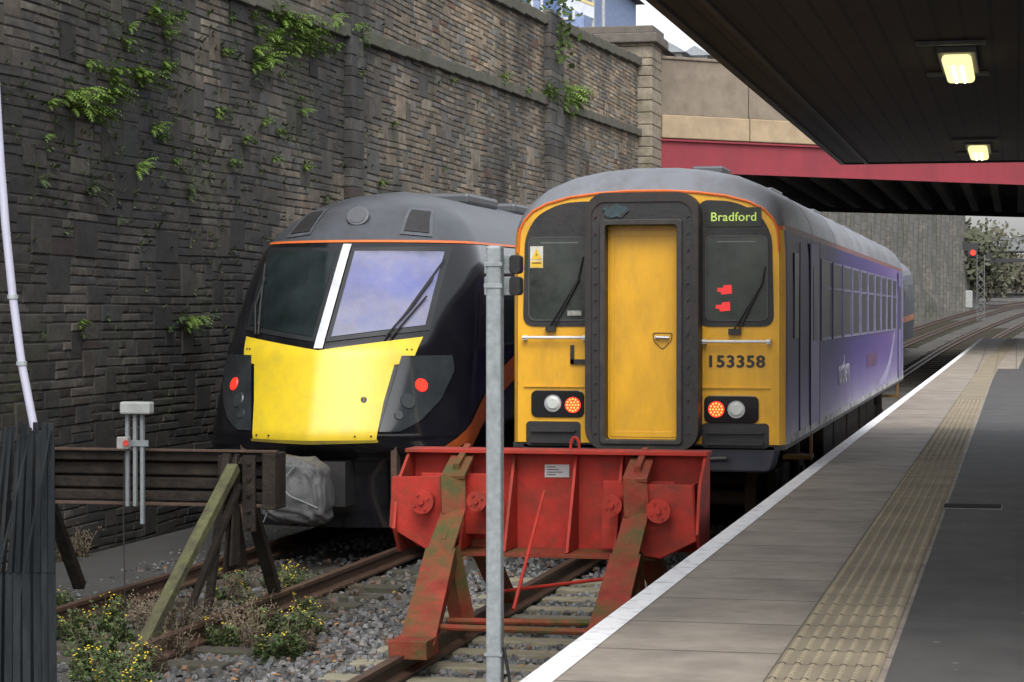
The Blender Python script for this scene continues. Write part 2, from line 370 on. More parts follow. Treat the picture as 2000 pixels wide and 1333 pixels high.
dcf=M("drain_frame",(.15,.15,.15),.6,var=.3)
b=B();b.box(-.55,-.10,17.50,17.90,PZ+.004,PZ+.012);dc=b.obj("drain_cover",dcf,loc=(-.3,17.7,PZ),label="narrow iron drain cover set in the tarmac",cat="drain cover")
b=B();b.box(-.54,-.11,17.53,17.87,PZ+.012,PZ+.016);b.obj("grating",dcm,dc)

# ------------------------------------------------------------------ canopy
ceil=M("canopy_boards",(.034,.022,.015),.75,var=.35,scale=4,stretch=(6,.4,1))
N,L,bs=nodes_of(ceil);tc=N.new("ShaderNodeTexCoord");sx=N.new("ShaderNodeSeparateXYZ");L.new(tc.outputs["Object"],sx.inputs[0])
dv=N.new("ShaderNodeMath");dv.operation='DIVIDE';dv.inputs[1].default_value=.17;L.new(sx.outputs[0],dv.inputs[0])
fl=N.new("ShaderNodeMath");fl.operation='FLOOR';L.new(dv.outputs[0],fl.inputs[0])
wn=N.new("ShaderNodeTexWhiteNoise");wn.noise_dimensions='1D';L.new(fl.outputs[0],wn.inputs["W"])
fr_=N.new("ShaderNodeMath");fr_.operation='SUBTRACT';L.new(dv.outputs[0],fr_.inputs[0]);L.new(fl.outputs[0],fr_.inputs[1])
gt=N.new("ShaderNodeMath");gt.operation='GREATER_THAN';gt.inputs[1].default_value=.14;L.new(fr_.outputs[0],gt.inputs[0])
bp=N.new("ShaderNodeBump");bp.inputs["Distance"].default_value=.02;L.new(gt.outputs[0],bp.inputs["Height"]);L.new(bp.outputs[0],bs.inputs["Normal"])
mr=N.new("ShaderNodeMapRange");mr.inputs["To Min"].default_value=.5;mr.inputs["To Max"].default_value=1.3;L.new(wn.outputs["Value"],mr.inputs["Value"])
m1=N.new("ShaderNodeMath");m1.operation='MULTIPLY';L.new(mr.outputs[0],m1.inputs[0]);L.new(gt.outputs[0],m1.inputs[1])
src=color_src(ceil);mx=N.new("ShaderNodeMix");mx.data_type='RGBA';mx.blend_type='MULTIPLY';mx.inputs[0].default_value=.95;L.new(src,mx.inputs[6]);L.new(m1.outputs[0],mx.inputs[7]);L.new(mx.outputs[2],bs.inputs["Base Color"])
can=top_empty("platform_canopy",(0,20,PZ),"dark timber boarded platform canopy with strip lights","canopy")
CE=-2.07;CY=27.3;CZ=4.2;CS=8.0
b=B();b.box(CE+.06,9,CS,CY-.05,CZ,CZ+.06);b.obj("ceiling",ceil,can)
fm=M("canopy_fascia",(.018,.018,.018),.6,var=.3,dirt=(.035,.032,.03),dirtf=.5)
b=B();b.box(CE,CE+.06,CS,CY,CZ-.02,CZ+.3);b.obj("fascia",fm,can,bevel=.008)
b=B();b.box(CE+.061,9,CY-.05,CY,CZ-.02,CZ+.3);b.obj("fascia",fm,can,bevel=.008)
b=B();b.box(CE-.05,CE-.001,CS,CY,CZ+.2,CZ+.33);b.obj("gutter",fm,can,bevel=.008)
b=B();b.box(CE+.30,CE+.34,CS,CY-.06,CZ-.02,CZ-.001);b.obj("edge_batten",fm,can)
b=B();b.box(CE-.02,9,CS,CY,CZ+.335,CZ+.36);b.obj("roof_sheet",fm,can)
cm_=M("column_paint",(.1,.02,.03),.5)
for yy in (9,17,26):
    b=B();b.box(5.1,5.3,yy-.1,yy+.1,PZ,CZ);b.obj("column",cm_,can)
lampbody=M("lamp_housing",(.12,.12,.11),.5)
tube=M("lamp_diffuser",(.8,.8,.55),.4,emit=(1,.88,.40),estr=1.2)
for Y0 in (16.2,24.7):
    lp=top_empty("platform_lamp",(-.40,Y0,CZ),"lit fluorescent strip lamp fixed under the boarded canopy","lamp","strip lamps under the canopy")
    b=B();b.box(-.53,-.27,Y0-.72,Y0+.72,CZ-.045,CZ-.002);b.obj("housing",lampbody,lp,bevel=.006)
    for q in (-1.02,.95):
        b=B();b.box(-.66,-.2,Y0+q-.03,Y0+q+.03,CZ-.03,CZ-.001);b.obj("bracket",lampbody,lp,bevel=.006)
    b=B();b.prism_y(rrect(-.40,CZ-.082,.20,.07,.03,3),Y0-.62,Y0+.62);d_=b.obj("diffuser",tube,lp)
    tw=bpy.data.materials.get("tube_white") or M("tube_white",(.9,.9,.8),.4,emit=(1,.97,.75),estr=5)
    for q in(-.03,.03):
        b=B();b.cyl((-.40+q,Y0-.55,CZ-.121),(-.40+q,Y0+.55,CZ-.121),.008,8);b.obj("lamp_tube",tw,lp)

# ------------------------------------------------------------------ retaining wall
WX=-9.75
wall=top_empty("stone_retaining_wall",(WX,38,-.2),"tall soot-blackened rubble stone retaining wall with ferns","wall")
wstone=M("wall_stone",(.2,.2,.2),.82,attr=True,var=.34,scale=5,bump=.4,bscale=18,spec=.35)
N,L,bs=nodes_of(wstone);src=color_src(wstone)
def patchy(src,scale,lo,hi,amt,col,stretch=(1,1,1)):
    n2=N.new("ShaderNodeTexNoise");n2.inputs["Scale"].default_value=scale;n2.inputs["Detail"].default_value=8;n2.inputs["Roughness"].default_value=.6
    tc=N.new("ShaderNodeTexCoord");mp=N.new("ShaderNodeMapping");mp.inputs["Scale"].default_value=stretch;L.new(tc.outputs["Object"],mp.inputs["Vector"]);L.new(mp.outputs[0],n2.inputs["Vector"])
    r2=N.new("ShaderNodeValToRGB");r2.color_ramp.elements[0].position=lo;r2.color_ramp.elements[1].position=hi;r2.color_ramp.elements[0].color=(0,0,0,1);r2.color_ramp.elements[1].color=(amt,amt,amt,1)
    L.new(n2.outputs["Fac"],r2.inputs[0]);mx=N.new("ShaderNodeMix");mx.data_type='RGBA';L.new(r2.outputs[0],mx.inputs[0]);L.new(src,mx.inputs[6]);mx.inputs[7].default_value=(*col,1);return mx.outputs[2]
o1=patchy(src,.8,.54,.72,.5,(.042,.054,.020))
o2=patchy(o1,.35,.47,.63,.70,(.014,.0155,.019),(1,1,.55))
L.new(o2,bs.inputs["Base Color"])
mort=M("wall_mortar",(.05,.043,.035),.95,var=.4,bump=.5)
overlay_ramp(mort,1,-14,16,[(0,(.022,.020,.018,1)),(1,(.10,.085,.065,1))])
cw,ch=.10,.098
rnd=random.Random(11)
Y0,Y1=16.0,60.0
nx=int((Y1-Y0)/cw);nz=int(9.6/ch)
occ=np.zeros((nz,nx),bool)
b=B()
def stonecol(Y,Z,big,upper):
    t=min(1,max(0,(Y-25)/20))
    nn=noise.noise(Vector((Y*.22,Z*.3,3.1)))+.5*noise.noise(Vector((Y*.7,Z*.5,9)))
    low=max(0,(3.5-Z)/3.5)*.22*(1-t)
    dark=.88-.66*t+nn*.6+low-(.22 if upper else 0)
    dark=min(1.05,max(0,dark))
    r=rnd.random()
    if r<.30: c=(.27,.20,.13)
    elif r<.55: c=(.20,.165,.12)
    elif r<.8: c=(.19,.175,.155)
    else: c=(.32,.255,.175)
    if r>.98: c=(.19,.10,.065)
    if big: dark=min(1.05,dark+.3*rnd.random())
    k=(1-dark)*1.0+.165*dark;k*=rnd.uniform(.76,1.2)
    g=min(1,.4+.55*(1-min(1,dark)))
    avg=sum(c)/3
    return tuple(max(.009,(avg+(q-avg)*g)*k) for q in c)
for iz in range(nz):
    ix=0
    while ix<nx:
        if occ[iz,ix]: ix+=1;continue
        Yc=Y0+ix*cw;Zc=-.25+iz*ch
        upper=Zc>zband(Yc)
        r=rnd.random()
        pb=.05 if not upper else .003
        if Yc>40: pb*=.5
        if r<pb: 
            hg=rnd.randint(3,4);wd=hg+rnd.randint(0,3)
        elif r<pb+.13: wd,hg=rnd.randint(3,6),2
        else: wd,hg=rnd.randint(2,6),1
        w_=0
        while w_<wd and ix+w_<nx and not occ[iz,ix+w_]: w_+=1
        wd=w_
        if wd<hg: hg=1
        hh=1
        while hh<hg and iz+hh<nz and not occ[iz+hh,ix:ix+wd].any(): hh+=1
        hg=hh
        occ[iz:iz+hg,ix:ix+wd]=True
        jw=lambda i_,s_:noise.noise(Vector((i_*3.7,s_*5.3,.5)))*.03
        a0=Y0+ix*cw+.006+jw(ix,iz);a1=Y0+(ix+wd)*cw-.006+jw(ix+wd,iz);z0=Zc+.0055;z1=Zc+hg*ch-.0055
        ix+=wd
        if z1>zcop((a0+a1)/2)-.02: continue
        big=hg>=3
        d=rnd.uniform(.008,.022)*(1.4 if big else 1);j=lambda s=.008:rnd.uniform(-s,s)*.5;e=.007+rnd.random()*.007
        vs=[(WX,a0,z0),(WX,a1,z0),(WX,a1,z1),(WX,a0,z1)]
        vs+=[(WX+d+j(),a0+e+j(),z0+e+j(.007)),(WX+d+j(),a1-e+j(),z0+e+j(.007)),(WX+d+j(),a1-e+j(),z1-e+j(.007)),(WX+d+j(),a0+e+j(),z1-e+j(.007))]
        cx,cz=(a0+a1)/2,(z0+z1)/2
        vs.append((WX+d+(.010 if big else .004)*rnd.random(),cx+j(.03),cz+j(.01)))
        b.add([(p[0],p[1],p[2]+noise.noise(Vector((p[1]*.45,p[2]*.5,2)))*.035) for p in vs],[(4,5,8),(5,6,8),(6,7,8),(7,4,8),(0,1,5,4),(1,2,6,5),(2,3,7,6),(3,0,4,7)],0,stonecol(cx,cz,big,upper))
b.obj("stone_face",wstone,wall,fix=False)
b=B()
b.add([(WX+.003,Y0,-.4),(WX+.003,Y1,-.4),(WX+.003,Y1,zcop(Y1)),(WX+.003,Y0,zcop(Y0)),(WX-.6,Y0,-.4),(WX-.6,Y1,-.4),(WX-.6,Y1,zcop(Y1)),(WX-.6,Y0,zcop(Y0))],[(0,1,2,3),(7,6,5,4),(3,2,6,7),(0,3,7,4),(1,5,6,2)])
b.obj("mortar_core",mort,wall)
copm=M("coping_stone",(.095,.087,.070),.9,var=.35,scale=4,bump=.5,bscale=20,dirt=(.04,.05,.026),dirtf=.8,dscale=2)
b=B();rnd=random.Random(5)
Y=Y0
while Y<Y1:
    n=min(Y1,Y+rnd.uniform(.8,1.3));jj=rnd.uniform(-.01,.01);z=zband(Y)
    b.box(WX-.05,WX+.12+jj,Y+.004,n-.004,z-.02,z+.17)
    z2=zcop(Y);b.box(WX-.66,WX+.12+jj,Y+.004,n-.004,z2,z2+.22)
    Y=n
b.obj("coping",copm,wall,bevel=.015)
def pilaster(ya,yb,mul,depth=.14,zt=None,name="pilaster"):
    b=B();z=-.3;rn=random.Random(int(ya*10));zt=zt or zcop(ya)+.3
    while z<zt:
        h=rn.choice([.14,.18,.24,.3]);k=stonecol(ya,z,False,z>6)
        sp=ya+(yb-ya)*rn.uniform(.3,.7)
        for p,q in ((ya,sp-.004),(sp+.004,yb)):
            dd=depth+rn.uniform(-.010,.014);mm=rn.uniform(.8,1.15)*mul
            b.box(WX-.02,WX+dd,p,q,z+.004,min(zt,z+h)-.004,0,tuple((x*.5+sum(k)/6)*mm for x in k))
        z+=h
    b.obj(name,wstone,wall,bevel=.008)
ya,_=onX(WX+.1,683,300);yb,_=onX(WX+.1,706,300);pilaster(ya,yb,.65)
ya,_=onX(WX+.1,1071,300);yb,_=onX(WX+.1,1098,300);pilaster(ya,yb,.85)
pier=top_empty("bridge_pier",(-9.6,59.5,-.2),"tall square stone pier with a wide cap at the bridge end","pier")
b=B();z=-.3;rn=random.Random(77)
while z<9.5:
    h=rn.choice([.2,.26,.32]);
    for (xa,xb) in ((-10.9,-10.2),(-10.19,-9.35)):
        k=rn.uniform(.75,1.1);b.box(xa,xb,58.6+rn.uniform(-.02,.02),60.2,z+.006,z+h-.006,0,(.25*k,.215*k,.165*k))
    z+=h
b.obj("pier_shaft",wstone,pier,bevel=.02)
b=B();b.box(-11.6,-9.2,58.4,60.5,9.5,9.75);b.box(-11.45,-9.3,58.5,60.35,9.75,9.95);b.obj("pier_cap",M("pier_cap_stone",(.12,.105,.09),.9,var=.3,bump=.4,dirt=(.08,.07,.06),dirtf=.6),pier,bevel=.03)
farm=brickmat("far_wall_stone",(.15,.143,.127),(.11,.106,.096),(.08,.076,.07),.5,.2,(R(90),0,R(90)),msize=.02,var=.45,dirt=(.07,.08,.06),dirtf=.8,dscale=.5)
fw=top_empty("curved_retaining_wall",(-9.7,60,0),"pale curved stone retaining wall with sloping buttresses","wall")
b=B();rows=[]
def fwx(Y): return -9.75+curve(Y)+(max(0,Y-95)*.018)
def fz(Y): return 8.9+rise(Y)*.35
FE=150
for Y in range(60,FE+1,3): rows.append([(fwx(Y),Y,-.4+rise(Y)),(fwx(Y)-.6,Y,fz(Y)),(fwx(Y)-1.4,Y,fz(Y))])
b.grid(rows,0);b.obj("wall_face",farm,fw,fix=False)
for Y in range(84,FE,6):
    b=B();x=fwx(Y);b.prism_y([(x-.1,rise(Y)-.4),(x+.7,rise(Y)-.4),(x-.40,fz(Y)-1.0),(x-.8,fz(Y)-1.0)],Y,Y+.8)
    b.obj("buttress",farm,fw)

# ------------------------------------------------------------------ bridge
br=top_empty("road_bridge",(-1,70,0),"road bridge with red steel girder and beige concrete parapet","bridge")
ax,ay,bx_,by_=-9.4,60.2,9.0,76.8
d=Vector((bx_-ax,by_-ay,0)).normalized();nrm=Vector((-d.y,d.x,0))
LL=math.hypot(bx_-ax,by_-ay)
def strip(name,z0,z1,t0,t1,o0,o1,mat,bevel=0,split=None,sh=Vector((0,0,0))):
    segs=[(t0,t1)] if not split else [(t,min(t+split,t1)) for t in np.arange(t0,t1,split)]
    for s0,s1 in segs:
        b=B();g=.015 if split else 0
        P_=[Vector((ax,ay,0))+sh+d*(s+gg)+nrm*o for s,gg,o in ((s0,g,o0),(s1,-g,o0),(s1,-g,o1),(s0,g,o1))]
        b.add([(p.x,p.y,z0) for p in P_]+[(p.x,p.y,z1) for p in P_],[(0,3,2,1),(4,5,6,7),(0,1,5,4),(1,2,6,5),(2,3,7,6),(3,0,4,7)])
        b.obj(name,mat,br,bevel=bevel)
strip("parapet_panel",7.75,9.25,0,LL,-.05,.25,concrete,.02,2.9)
strip("parapet_coping",9.25,9.33,-.2,LL,-.1,.3,concrete,.02)
strip("parapet_base",7.12,7.75,0,LL,-.12,.3,concrete2,.03,2.9)
strip("girder",6.25,7.12,-1.2,LL,0,.2,girder)
strip("girder_flange",6.21,6.26,-1.2,LL,-.14,-.002,girder)
strip("girder_flange",7.05,7.10,-1.2,LL,-.09,-.002,girder)
strip("rear_girder",6.18,7.12,-3,LL+3,0,.2,soffit,sh=Vector((0,22.1,0)))
for t in np.arange(-8,LL+4,1.15):
    b=B();P_=Vector((ax,ay,0))+d*t
    b.add([(P_.x+dx,P_.y+dy,z) for z in(6.34,6.9) for dx,dy in((0,.9),(.25,.9),(.25,22),(0,22))],[(0,3,2,1),(4,5,6,7),(0,1,5,4),(1,2,6,5),(2,3,7,6),(3,0,4,7)])
    b.obj("soffit_beam",soffit,br)
b=B();b.add([(x,y,z) for z in (6.9,7.6) for x,y in((ax-2,ay-1.2),(bx_,by_+.4),(bx_,by_+22),(ax-2,ay+20))],[(0,3,2,1),(4,5,6,7),(0,1,5,4),(1,2,6,5),(2,3,7,6),(3,0,4,7)]);b.obj("deck",soffit,br)
b=B();b.box(8.2,9.4,72,99,-.3,7.0);b.obj("abutment",concrete,br)

# ------------------------------------------------------------------ red buffer stop
bs_=top_empty("buffer_stop",(-3.5,17.4,0),"red steel buffer stop with mossy inclined legs across the track","buffer stop")
def rx(u,Yp,zz=None):
    r=(u-1000)/F;return Yp*(r*C-S_)/(C+r*S_)
def rz(u,v,Yp):
    X=rx(u,Yp);return H-(v-612)*(-X*S_+Yp*C)/F
def P(u,v,Yp): return (rx(u,Yp),Yp,rz(u,v,Yp))
yb=17.55
b=B();xl,xr=rx(806,yb),rx(1386,yb);zt=1.29;zb=.52
b.box(xl,xr,yb,yb+.03,zb,zt);b.obj("back_plate",redpaint,bs_,bevel=.004)
b=B();b.box(xl-.01,xr+.01,yb-.20,yb+.10,zt,zt+.03);b.obj("flange",redpaint,bs_,bevel=.004)
b=B();b.box(xl+.35,xr-.35,yb-.46,yb,zb-.02,zb+.012);b.obj("flange",mossred,bs_,bevel=.004)
for u in (1008,1128,922,1218):
    b=B();x=rx(u,yb);b.prism_x([(yb,zt),(yb-.06,zt),(yb-.44,zb+.02),(yb,zb+.02)],x-.012,x+.012);b.obj("stiffener",redpaint,bs_,bevel=.003)
for x in (xl+.012,xr-.012):
    b=B();b.prism_x([(yb,zt),(yb-.16,zt),(yb-.5,zt-.22),(yb-.62,.72),(yb-.45,zb),(yb,zb)],x-.012,x+.012);b.obj("end_plate",redpaint,bs_,bevel=.003)
yf=17.0
for side in (0,1):
    if side==0: pts=[(766,932),(872,930),(872,1050),(838,1077),(760,1030)]
    else: pts=[(1236,946),(1352,948),(1360,1058),(1290,1092),(1230,1082)]
    poly=[(rx(u,yf),rz(u,v,yf)) for u,v in pts][::-1]
    b=B();b.prism_y(poly,yf,yf+.022)
    for (x0,z0),(x1,z1) in zip(poly,poly[1:]+poly[:1]):
        if max(z0,z1)>1.05 and abs(z0-z1)<.06: continue
        b.beam(((x0),yf+.3,z0),((x1),yf+.3,z1),.56,.016)
    b.obj("buffer_box",redpaint,bs_,bevel=.004)
def bufhead(u,v,yy,r,l):
    b=B();p=Vector(P(u,v,yy));b.cyl(p,p+Vector((0,.03,0)),r*1.3,28);b.cyl(p+Vector((0,.03,0)),p+Vector((0,l,0)),r,20)
    b.cyl(p+Vector((0,-.03,0)),p,r*.3,12)
    for k in range(4):
        a=k*math.pi/2+.5;q=p+Vector((math.cos(a)*r*.85,-.014,math.sin(a)*r*.85));b.cyl(q,q+Vector((0,.014,0)),.011,6)
    b.obj("buffer_ram",redpaint,bs_,smooth=True,autos=35)
bufhead(823,981,yf-.16,.072,.17);bufhead(1286,999,yf-.16,.072,.17)
bufhead(930,980,yf-.10,.060,.63);bufhead(1195,988,yf-.10,.060,.63)
for xx,u0 in ((-4.17,0),(-2.82,1)):
    if u0==0: chain=[P(908,884,17.5),P(884,932,16.95),P(886,1000,16.9),P(860,1076,16.55),(xx+.03,15.40,.05)]
    else: chain=[P(1257,892,17.5),P(1240,938,16.95),P(1243,1008,16.9),P(1222,1088,16.55),(xx,15.40,.05)]
    b=B();wds=[.18,.19,.19,.20,.26]
    for i_,(a,c) in enumerate(zip(chain[:-1],chain[1:])):
        a=Vector(a);c=Vector(c);dd=(c-a).normalized()*.015
        b.beam(a-dd,c+dd,wds[i_]+(.03 if i_==3 else 0),.03,w1=wds[i_+1])
    b.obj("leg_flange",mossred,bs_,bevel=.004)
    b=B();q=[Vector(k) for k in chain]
    for a,c in zip(q[:-2],q[1:-1]): b.beam(a+Vector((0,.11,-.03)),c+Vector((0,.13,0)) ,.05,.2)
    # lower box section of the leg
    b.beam(q[3]+Vector((0,.10,-.05)),q[4]+Vector((0,.06,-.03)),.20,.13,w1=.22,h1=.13)
    b.box(xx-.13,xx+.15,15.22,15.56,-.03,.10)
    b.obj("leg",mossred,bs_,bevel=.006)
    b=B();b.beam(q[3]+Vector((0,.22,0)),(xx,16.9,0),.16,.12);b.obj("leg_strut",mossred,bs_)
    b=B();b.beam((xx,17.5,.55),(xx,18.35,0.02),.17,.1);b.obj("rear_leg",mossred,bs_)
for p0,p1,r in ((P(1063,960,17.2),P(1003,1192,16.3),.014),((-4.15,16.3,.10),(-2.85,16.3,.12),.024),((-4.15,15.75,.13),(-2.85,15.75,.13),.024),((-4.15,17.6,.15),(-2.85,16.4,.45),.014)):
    b=B();b.cyl(p0,p1,r,8);b.obj("tie_bar",mossred if r>.02 else redpaint,bs_)
b=B();b.add([P(1064,908,yb-.01),P(1112,908,yb-.01),P(1112,933,yb-.01),P(1064,933,yb-.01)],[(0,1,2,3)])
b.obj("notice_plate",M("notice",(.5,.48,.48),.6),bs_)
b=B()
for k in range(4):
    v=912+k*5;b.add([P(1068,v,yb-.013),P(1085+(k*7)%20,v,yb-.013),P(1085+(k*7)%20,v+1.5,yb-.013),P(1068,v+1.5,yb-.013)],[(0,1,2,3)])
b.obj("notice_text",black,bs_)
b=B();c0=Vector(P(1123,868,17.5));b.tube([c0+Vector((math.cos(R(a))*.035,0,math.sin(R(a))*.075-.02)) for a in range(-20,201,20)],.011,8);b.obj("lifting_loop",redpaint,bs_)

# ------------------------------------------------------------------ dark buffer stop
ds=top_empty("buffer_stop",(-6.9,17.5,0),"dark rusty rail-built buffer stop with mossy green brace","buffer stop")
yy=17.5
x0,x1=-8.15,-5.87
for z0,z1,dp in((1.18,1.26,.0),(1.06,1.16,.06),(.95,1.04,.06),(.85,.93,.0)):
    b=B();b.box(x0,x1-.12,yy+dp,yy+.16,z0,z1);b.obj("beam_rail",darkrust,ds,bevel=.012)
b=B();b.box(x0,x1,yy-.05,yy+.0,1.262,1.282);b.obj("beam_cap",rust,ds,bevel=.004)
b=B();b.box(x0,x1-.1,yy-.05,yy+.1,.815,.84);b.obj("beam_cap",rust,ds,bevel=.004)
b=B();b.box(x1-.115,x1,yy-.08,yy+.2,.80,1.26);b.obj("beam_block",darkrust,ds,bevel=.01)
b=B();b.box(x0,x1-.12,yy+.13,yy+.15,.84,1.26);b.obj("back_board",darkrust,ds)
for xx in (-6.2,-8.0):
    b=B();b.prism_x([(yy-.1,1.25),(yy-.02,1.25),(yy-.02,.35),(yy-.25,.35)],xx-.01,xx+.01)
    b.beam((xx,yy-.05,1.2),(xx-.02,yy+.95,0),.10,.08)
    if xx>-7:
        b.beam((xx-.08,yy-.08,1.25),(xx-.12,yy-.45,-.05),.065,.05)
        b.beam((xx+.02,yy-.08,1.0),(xx-.2,yy-.75,-.05),.055,.045)
        b.prism_x([(yy-.10,.95),(yy+.05,.95),(yy+.30,.30),(yy-.30,.30)],xx-.05,xx-.035)
    b.box(xx-.16,xx-.05,yy-.09,yy-.055,.62,1.24);b.box(xx+.05,xx+.16,yy-.09,yy-.055,.62,1.24)
    for k in range(5):
        for s in(-.11,.11): b.cyl((xx+s,yy-.11,.66+k*.13),(xx+s,yy-.08,.66+k*.13),.018,8)
    b.obj("frame",darkrust,ds,bevel=.005)
b=B();b.beam((-6.2,yy-.15,1.15),(-6.36,15.8,-.08),.095,.08);b.obj("brace",mossy,ds,bevel=.008,label="moss-covered green diagonal brace")

tb=top_empty("treadle_bracket",(-7.3,17.35,.3),"galvanised bracket with pale head and red button box","bracket")
yy=17.3
galvd=M("galv_dull",(.15,.17,.18),.6,metal=.1,var=.25,scale=20)
for u in (247,262,276): 
    b=B();x=rx(u,yy);b.box(x-.015,x+.015,yy,yy+.04,rz(u,990 if u<270 else 1025,yy),rz(u,800,yy));b.obj("strut",galvd,tb,bevel=.004)
b=B();b.box(rx(238,yy),rx(290,yy),yy-.01,yy-.001,rz(260,872,yy),rz(260,860,yy));b.obj("cross_plate",galvd,tb)
b=B();b.box(rx(238,yy),rx(297,yy),yy-.06,yy+.05,rz(260,809,yy),rz(260,785,yy));b.obj("head",M("bracket_head",(.26,.275,.265),.6),tb,bevel=.015)
b=B();b.box(rx(234,yy),rx(256,yy),yy-.08,yy-.012,rz(245,877,yy),rz(245,853,yy));b.obj("button_box",M("button_box",(.22,.21,.21),.6),tb,bevel=.008)
b=B();b.cyl(P(245,866,yy-.1),P(245,866,yy-.08),.025,14);b.obj("button",redpaint,tb)
b=B();b.tube([P(243,880,yy-.02),P(240,1000,yy-.03),P(243,1190,yy-.05)],.006,6);b.obj("cable",black,tb)

# ------------------------------------------------------------------ foreground post
px_,py_=-2.71,11.69
ps=top_empty("post",(px_,py_,-.2),"square galvanised steel post with clamps and black lamp boxes","post")
b=B();b.box(px_-.042,px_+.042,py_-.042,py_+.042,-.3,2.76);b.obj("shaft",galv,ps,bevel=.014)
for z0,z1 in((2.61,2.71),(2.495,2.595)):
    b=B();b.box(px_-.07,px_+.085,py_+.045,py_+.085,z0,z1);b.obj("clamp",galv,ps,bevel=.005)
    b=B();b.box(px_-.05,px_+.05,py_-.05,py_-.043,(z0+z1)/2-.012,(z0+z1)/2+.012);b.obj("strap",galv,ps,bevel=.003)
    b=B();b.prism_y(rrect(px_+.10,(z0+z1)/2,.06,z1-z0,.02,3),py_+.03,py_+.12);b.obj("lamp_box",black,ps,bevel=.004)
b=B();b.box(px_-.048,px_+.048,py_-.048,py_+.048,.575,.59);b.obj("strap",galv,ps)
b=B();b.tube([(px_+.05,py_-.01,.62),(px_+.075,py_-.02,.5),(px_+.11,py_-.03,.3),(px_+.12,py_-.03,.0),(px_+.1,py_,-.25)],.009,8);b.obj("cable",black,ps)

# ------------------------------------------------------------------ leaning white pole
b=B();zz=13.6
def PC(u,v,zc):
    xc=(u-1000)/F*zc;return (xc*C-zc*S_,xc*S_+zc*C,H-(v-612)*zc/F)
pts=[PC(-8,150,zz),PC(2,320,zz),PC(12,450,zz),PC(25,580,zz),PC(42,710,zz),PC(66,835,zz),PC(70,870,zz),PC(72,985,13.35)]
b.tube(pts,.025,14)
pole=b.obj("cable_pole",M("pole_white",(.42,.42,.52),.4,var=.08),loc=PC(72,985,13.35),label="thin white leaning plastic duct pole by the fence",cat="pole",smooth=True,autos=40)
for k in (3,4): 
    b2=B();p=Vector(pts[k]);b2.cyl(p-Vector((0,0,.012)),p+Vector((0,0,.012)),.033,12);b2.obj("pole_clip",galv,pole)
# ------------------------------------------------------------------ fence
fe=top_empty("slat_fence",PC(60,1500,13),"dark weathered leaning timber slat fence","fence")
rn=random.Random(4)
for i in range(24):
    lay=i%2
    zc=12.5+lay*.22+i*.015
    ut=101-6.6*i+rn.uniform(-2,2);vt=832+rn.randint(-8,18)
    lean=(i-1)*2.4 if i>1 else 0
    um=ut-lean+(2 if i>1 else 0);ub=um-lean*.5+6
    if i<2: um=100-i*8;ub=103-i*8
    t=PC(ut,vt,zc);m_=PC(um,1120,zc-.03);bo=PC(min(ub,105),1500,zc-.1)
    b=B();b.beam(m_,t,.042,.014,w1=.034);b.beam(bo,m_,.044,.014);b.obj("slat",slatm,fe,bevel=.003)
for (u0,v0,u1,v1) in ((98,838,30,1200),(60,836,2,1090)):
    b=B();b.beam(PC(u1,v1,12.42),PC(u0,v0,12.46),.042,.012);b.obj("slat",slatm,fe,bevel=.003)
for v in (985,1300):
    b=B();b.beam(PC(-60,v,13.2),PC(98,v+6,12.95),.03,.06);b.obj("fence_rail",slatm,fe)

# ------------------------------------------------------------------ regional train
TX0,TY0=-3.51,21.7
tr=top_empty("diesel_train",(TX0,TY0,0),"single-carriage purple train with yellow gangway front","train")
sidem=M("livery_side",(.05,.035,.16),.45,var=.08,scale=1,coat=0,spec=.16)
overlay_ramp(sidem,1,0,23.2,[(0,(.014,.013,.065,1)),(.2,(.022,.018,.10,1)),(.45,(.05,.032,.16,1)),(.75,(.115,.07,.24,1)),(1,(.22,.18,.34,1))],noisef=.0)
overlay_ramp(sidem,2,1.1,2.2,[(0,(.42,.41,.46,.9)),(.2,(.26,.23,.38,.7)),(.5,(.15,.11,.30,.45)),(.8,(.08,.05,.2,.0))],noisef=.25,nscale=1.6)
prof=[(1.35,1.13),(1.35,1.5),(1.35,2.0),(1.35,2.6),(1.345,3.0),(1.33,3.2),(1.322,3.26),(1.28,3.40),(1.19,3.55),(1.04,3.67),(.8,3.77),(.5,3.83),(.2,3.86)]
full=[(x,z) for x,z in prof]+[(-x,z) for x,z in prof[::-1]]
LEN=23.2
stations=[(0,.955,0),(.03,.975,.12),(.08,.99,.3),(.16,1,.5),(.3,1,.75),(.5,1,.93),(.8,1,1),(6,1,1),(12,1,1),(18,1,1),(LEN-.2,1,1),(LEN,.97,.8)]
rings=[]
for ly,sx_,t in stations:
    rr=[]
    for x,z in full:
        zf=z if z<=3.2 else 3.2+(z-3.2)*(.40/.66)
        rr.append((TX0+x*sx_,TY0+ly,zf+(z-zf)*t))
    rings.append(rr)
n=len(full)
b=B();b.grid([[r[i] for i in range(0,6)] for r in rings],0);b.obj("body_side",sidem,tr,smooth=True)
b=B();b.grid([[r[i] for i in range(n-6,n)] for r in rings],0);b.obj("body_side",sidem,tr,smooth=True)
cant=M("cantrail",(.20,.08,.07),.5,var=.3,dirt=(.10,.09,.11),dirtf=.7,dscale=2,spec=.2)
for r0,r1 in((5,7),(n-7,n-5)):
    b=B();b.grid([[r[i] for i in range(r0,r1)] for r in rings[:4]],0);b.obj("cantrail_stripe",orange,tr)
    b=B();b.grid([[r[i] for i in range(r0,r1)] for r in rings[3:]],0);b.obj("cantrail_stripe",cant,tr)
b=B();b.grid([[r[i] for i in range(6,n-6)] for r in rings],0)
ro=b.obj("roof",silver,tr,smooth=True)
b=B();b.f.append(tuple(range(n)));b.m.append(0);b.v+=rings[0];b.obj("front_panel",yellow,tr)
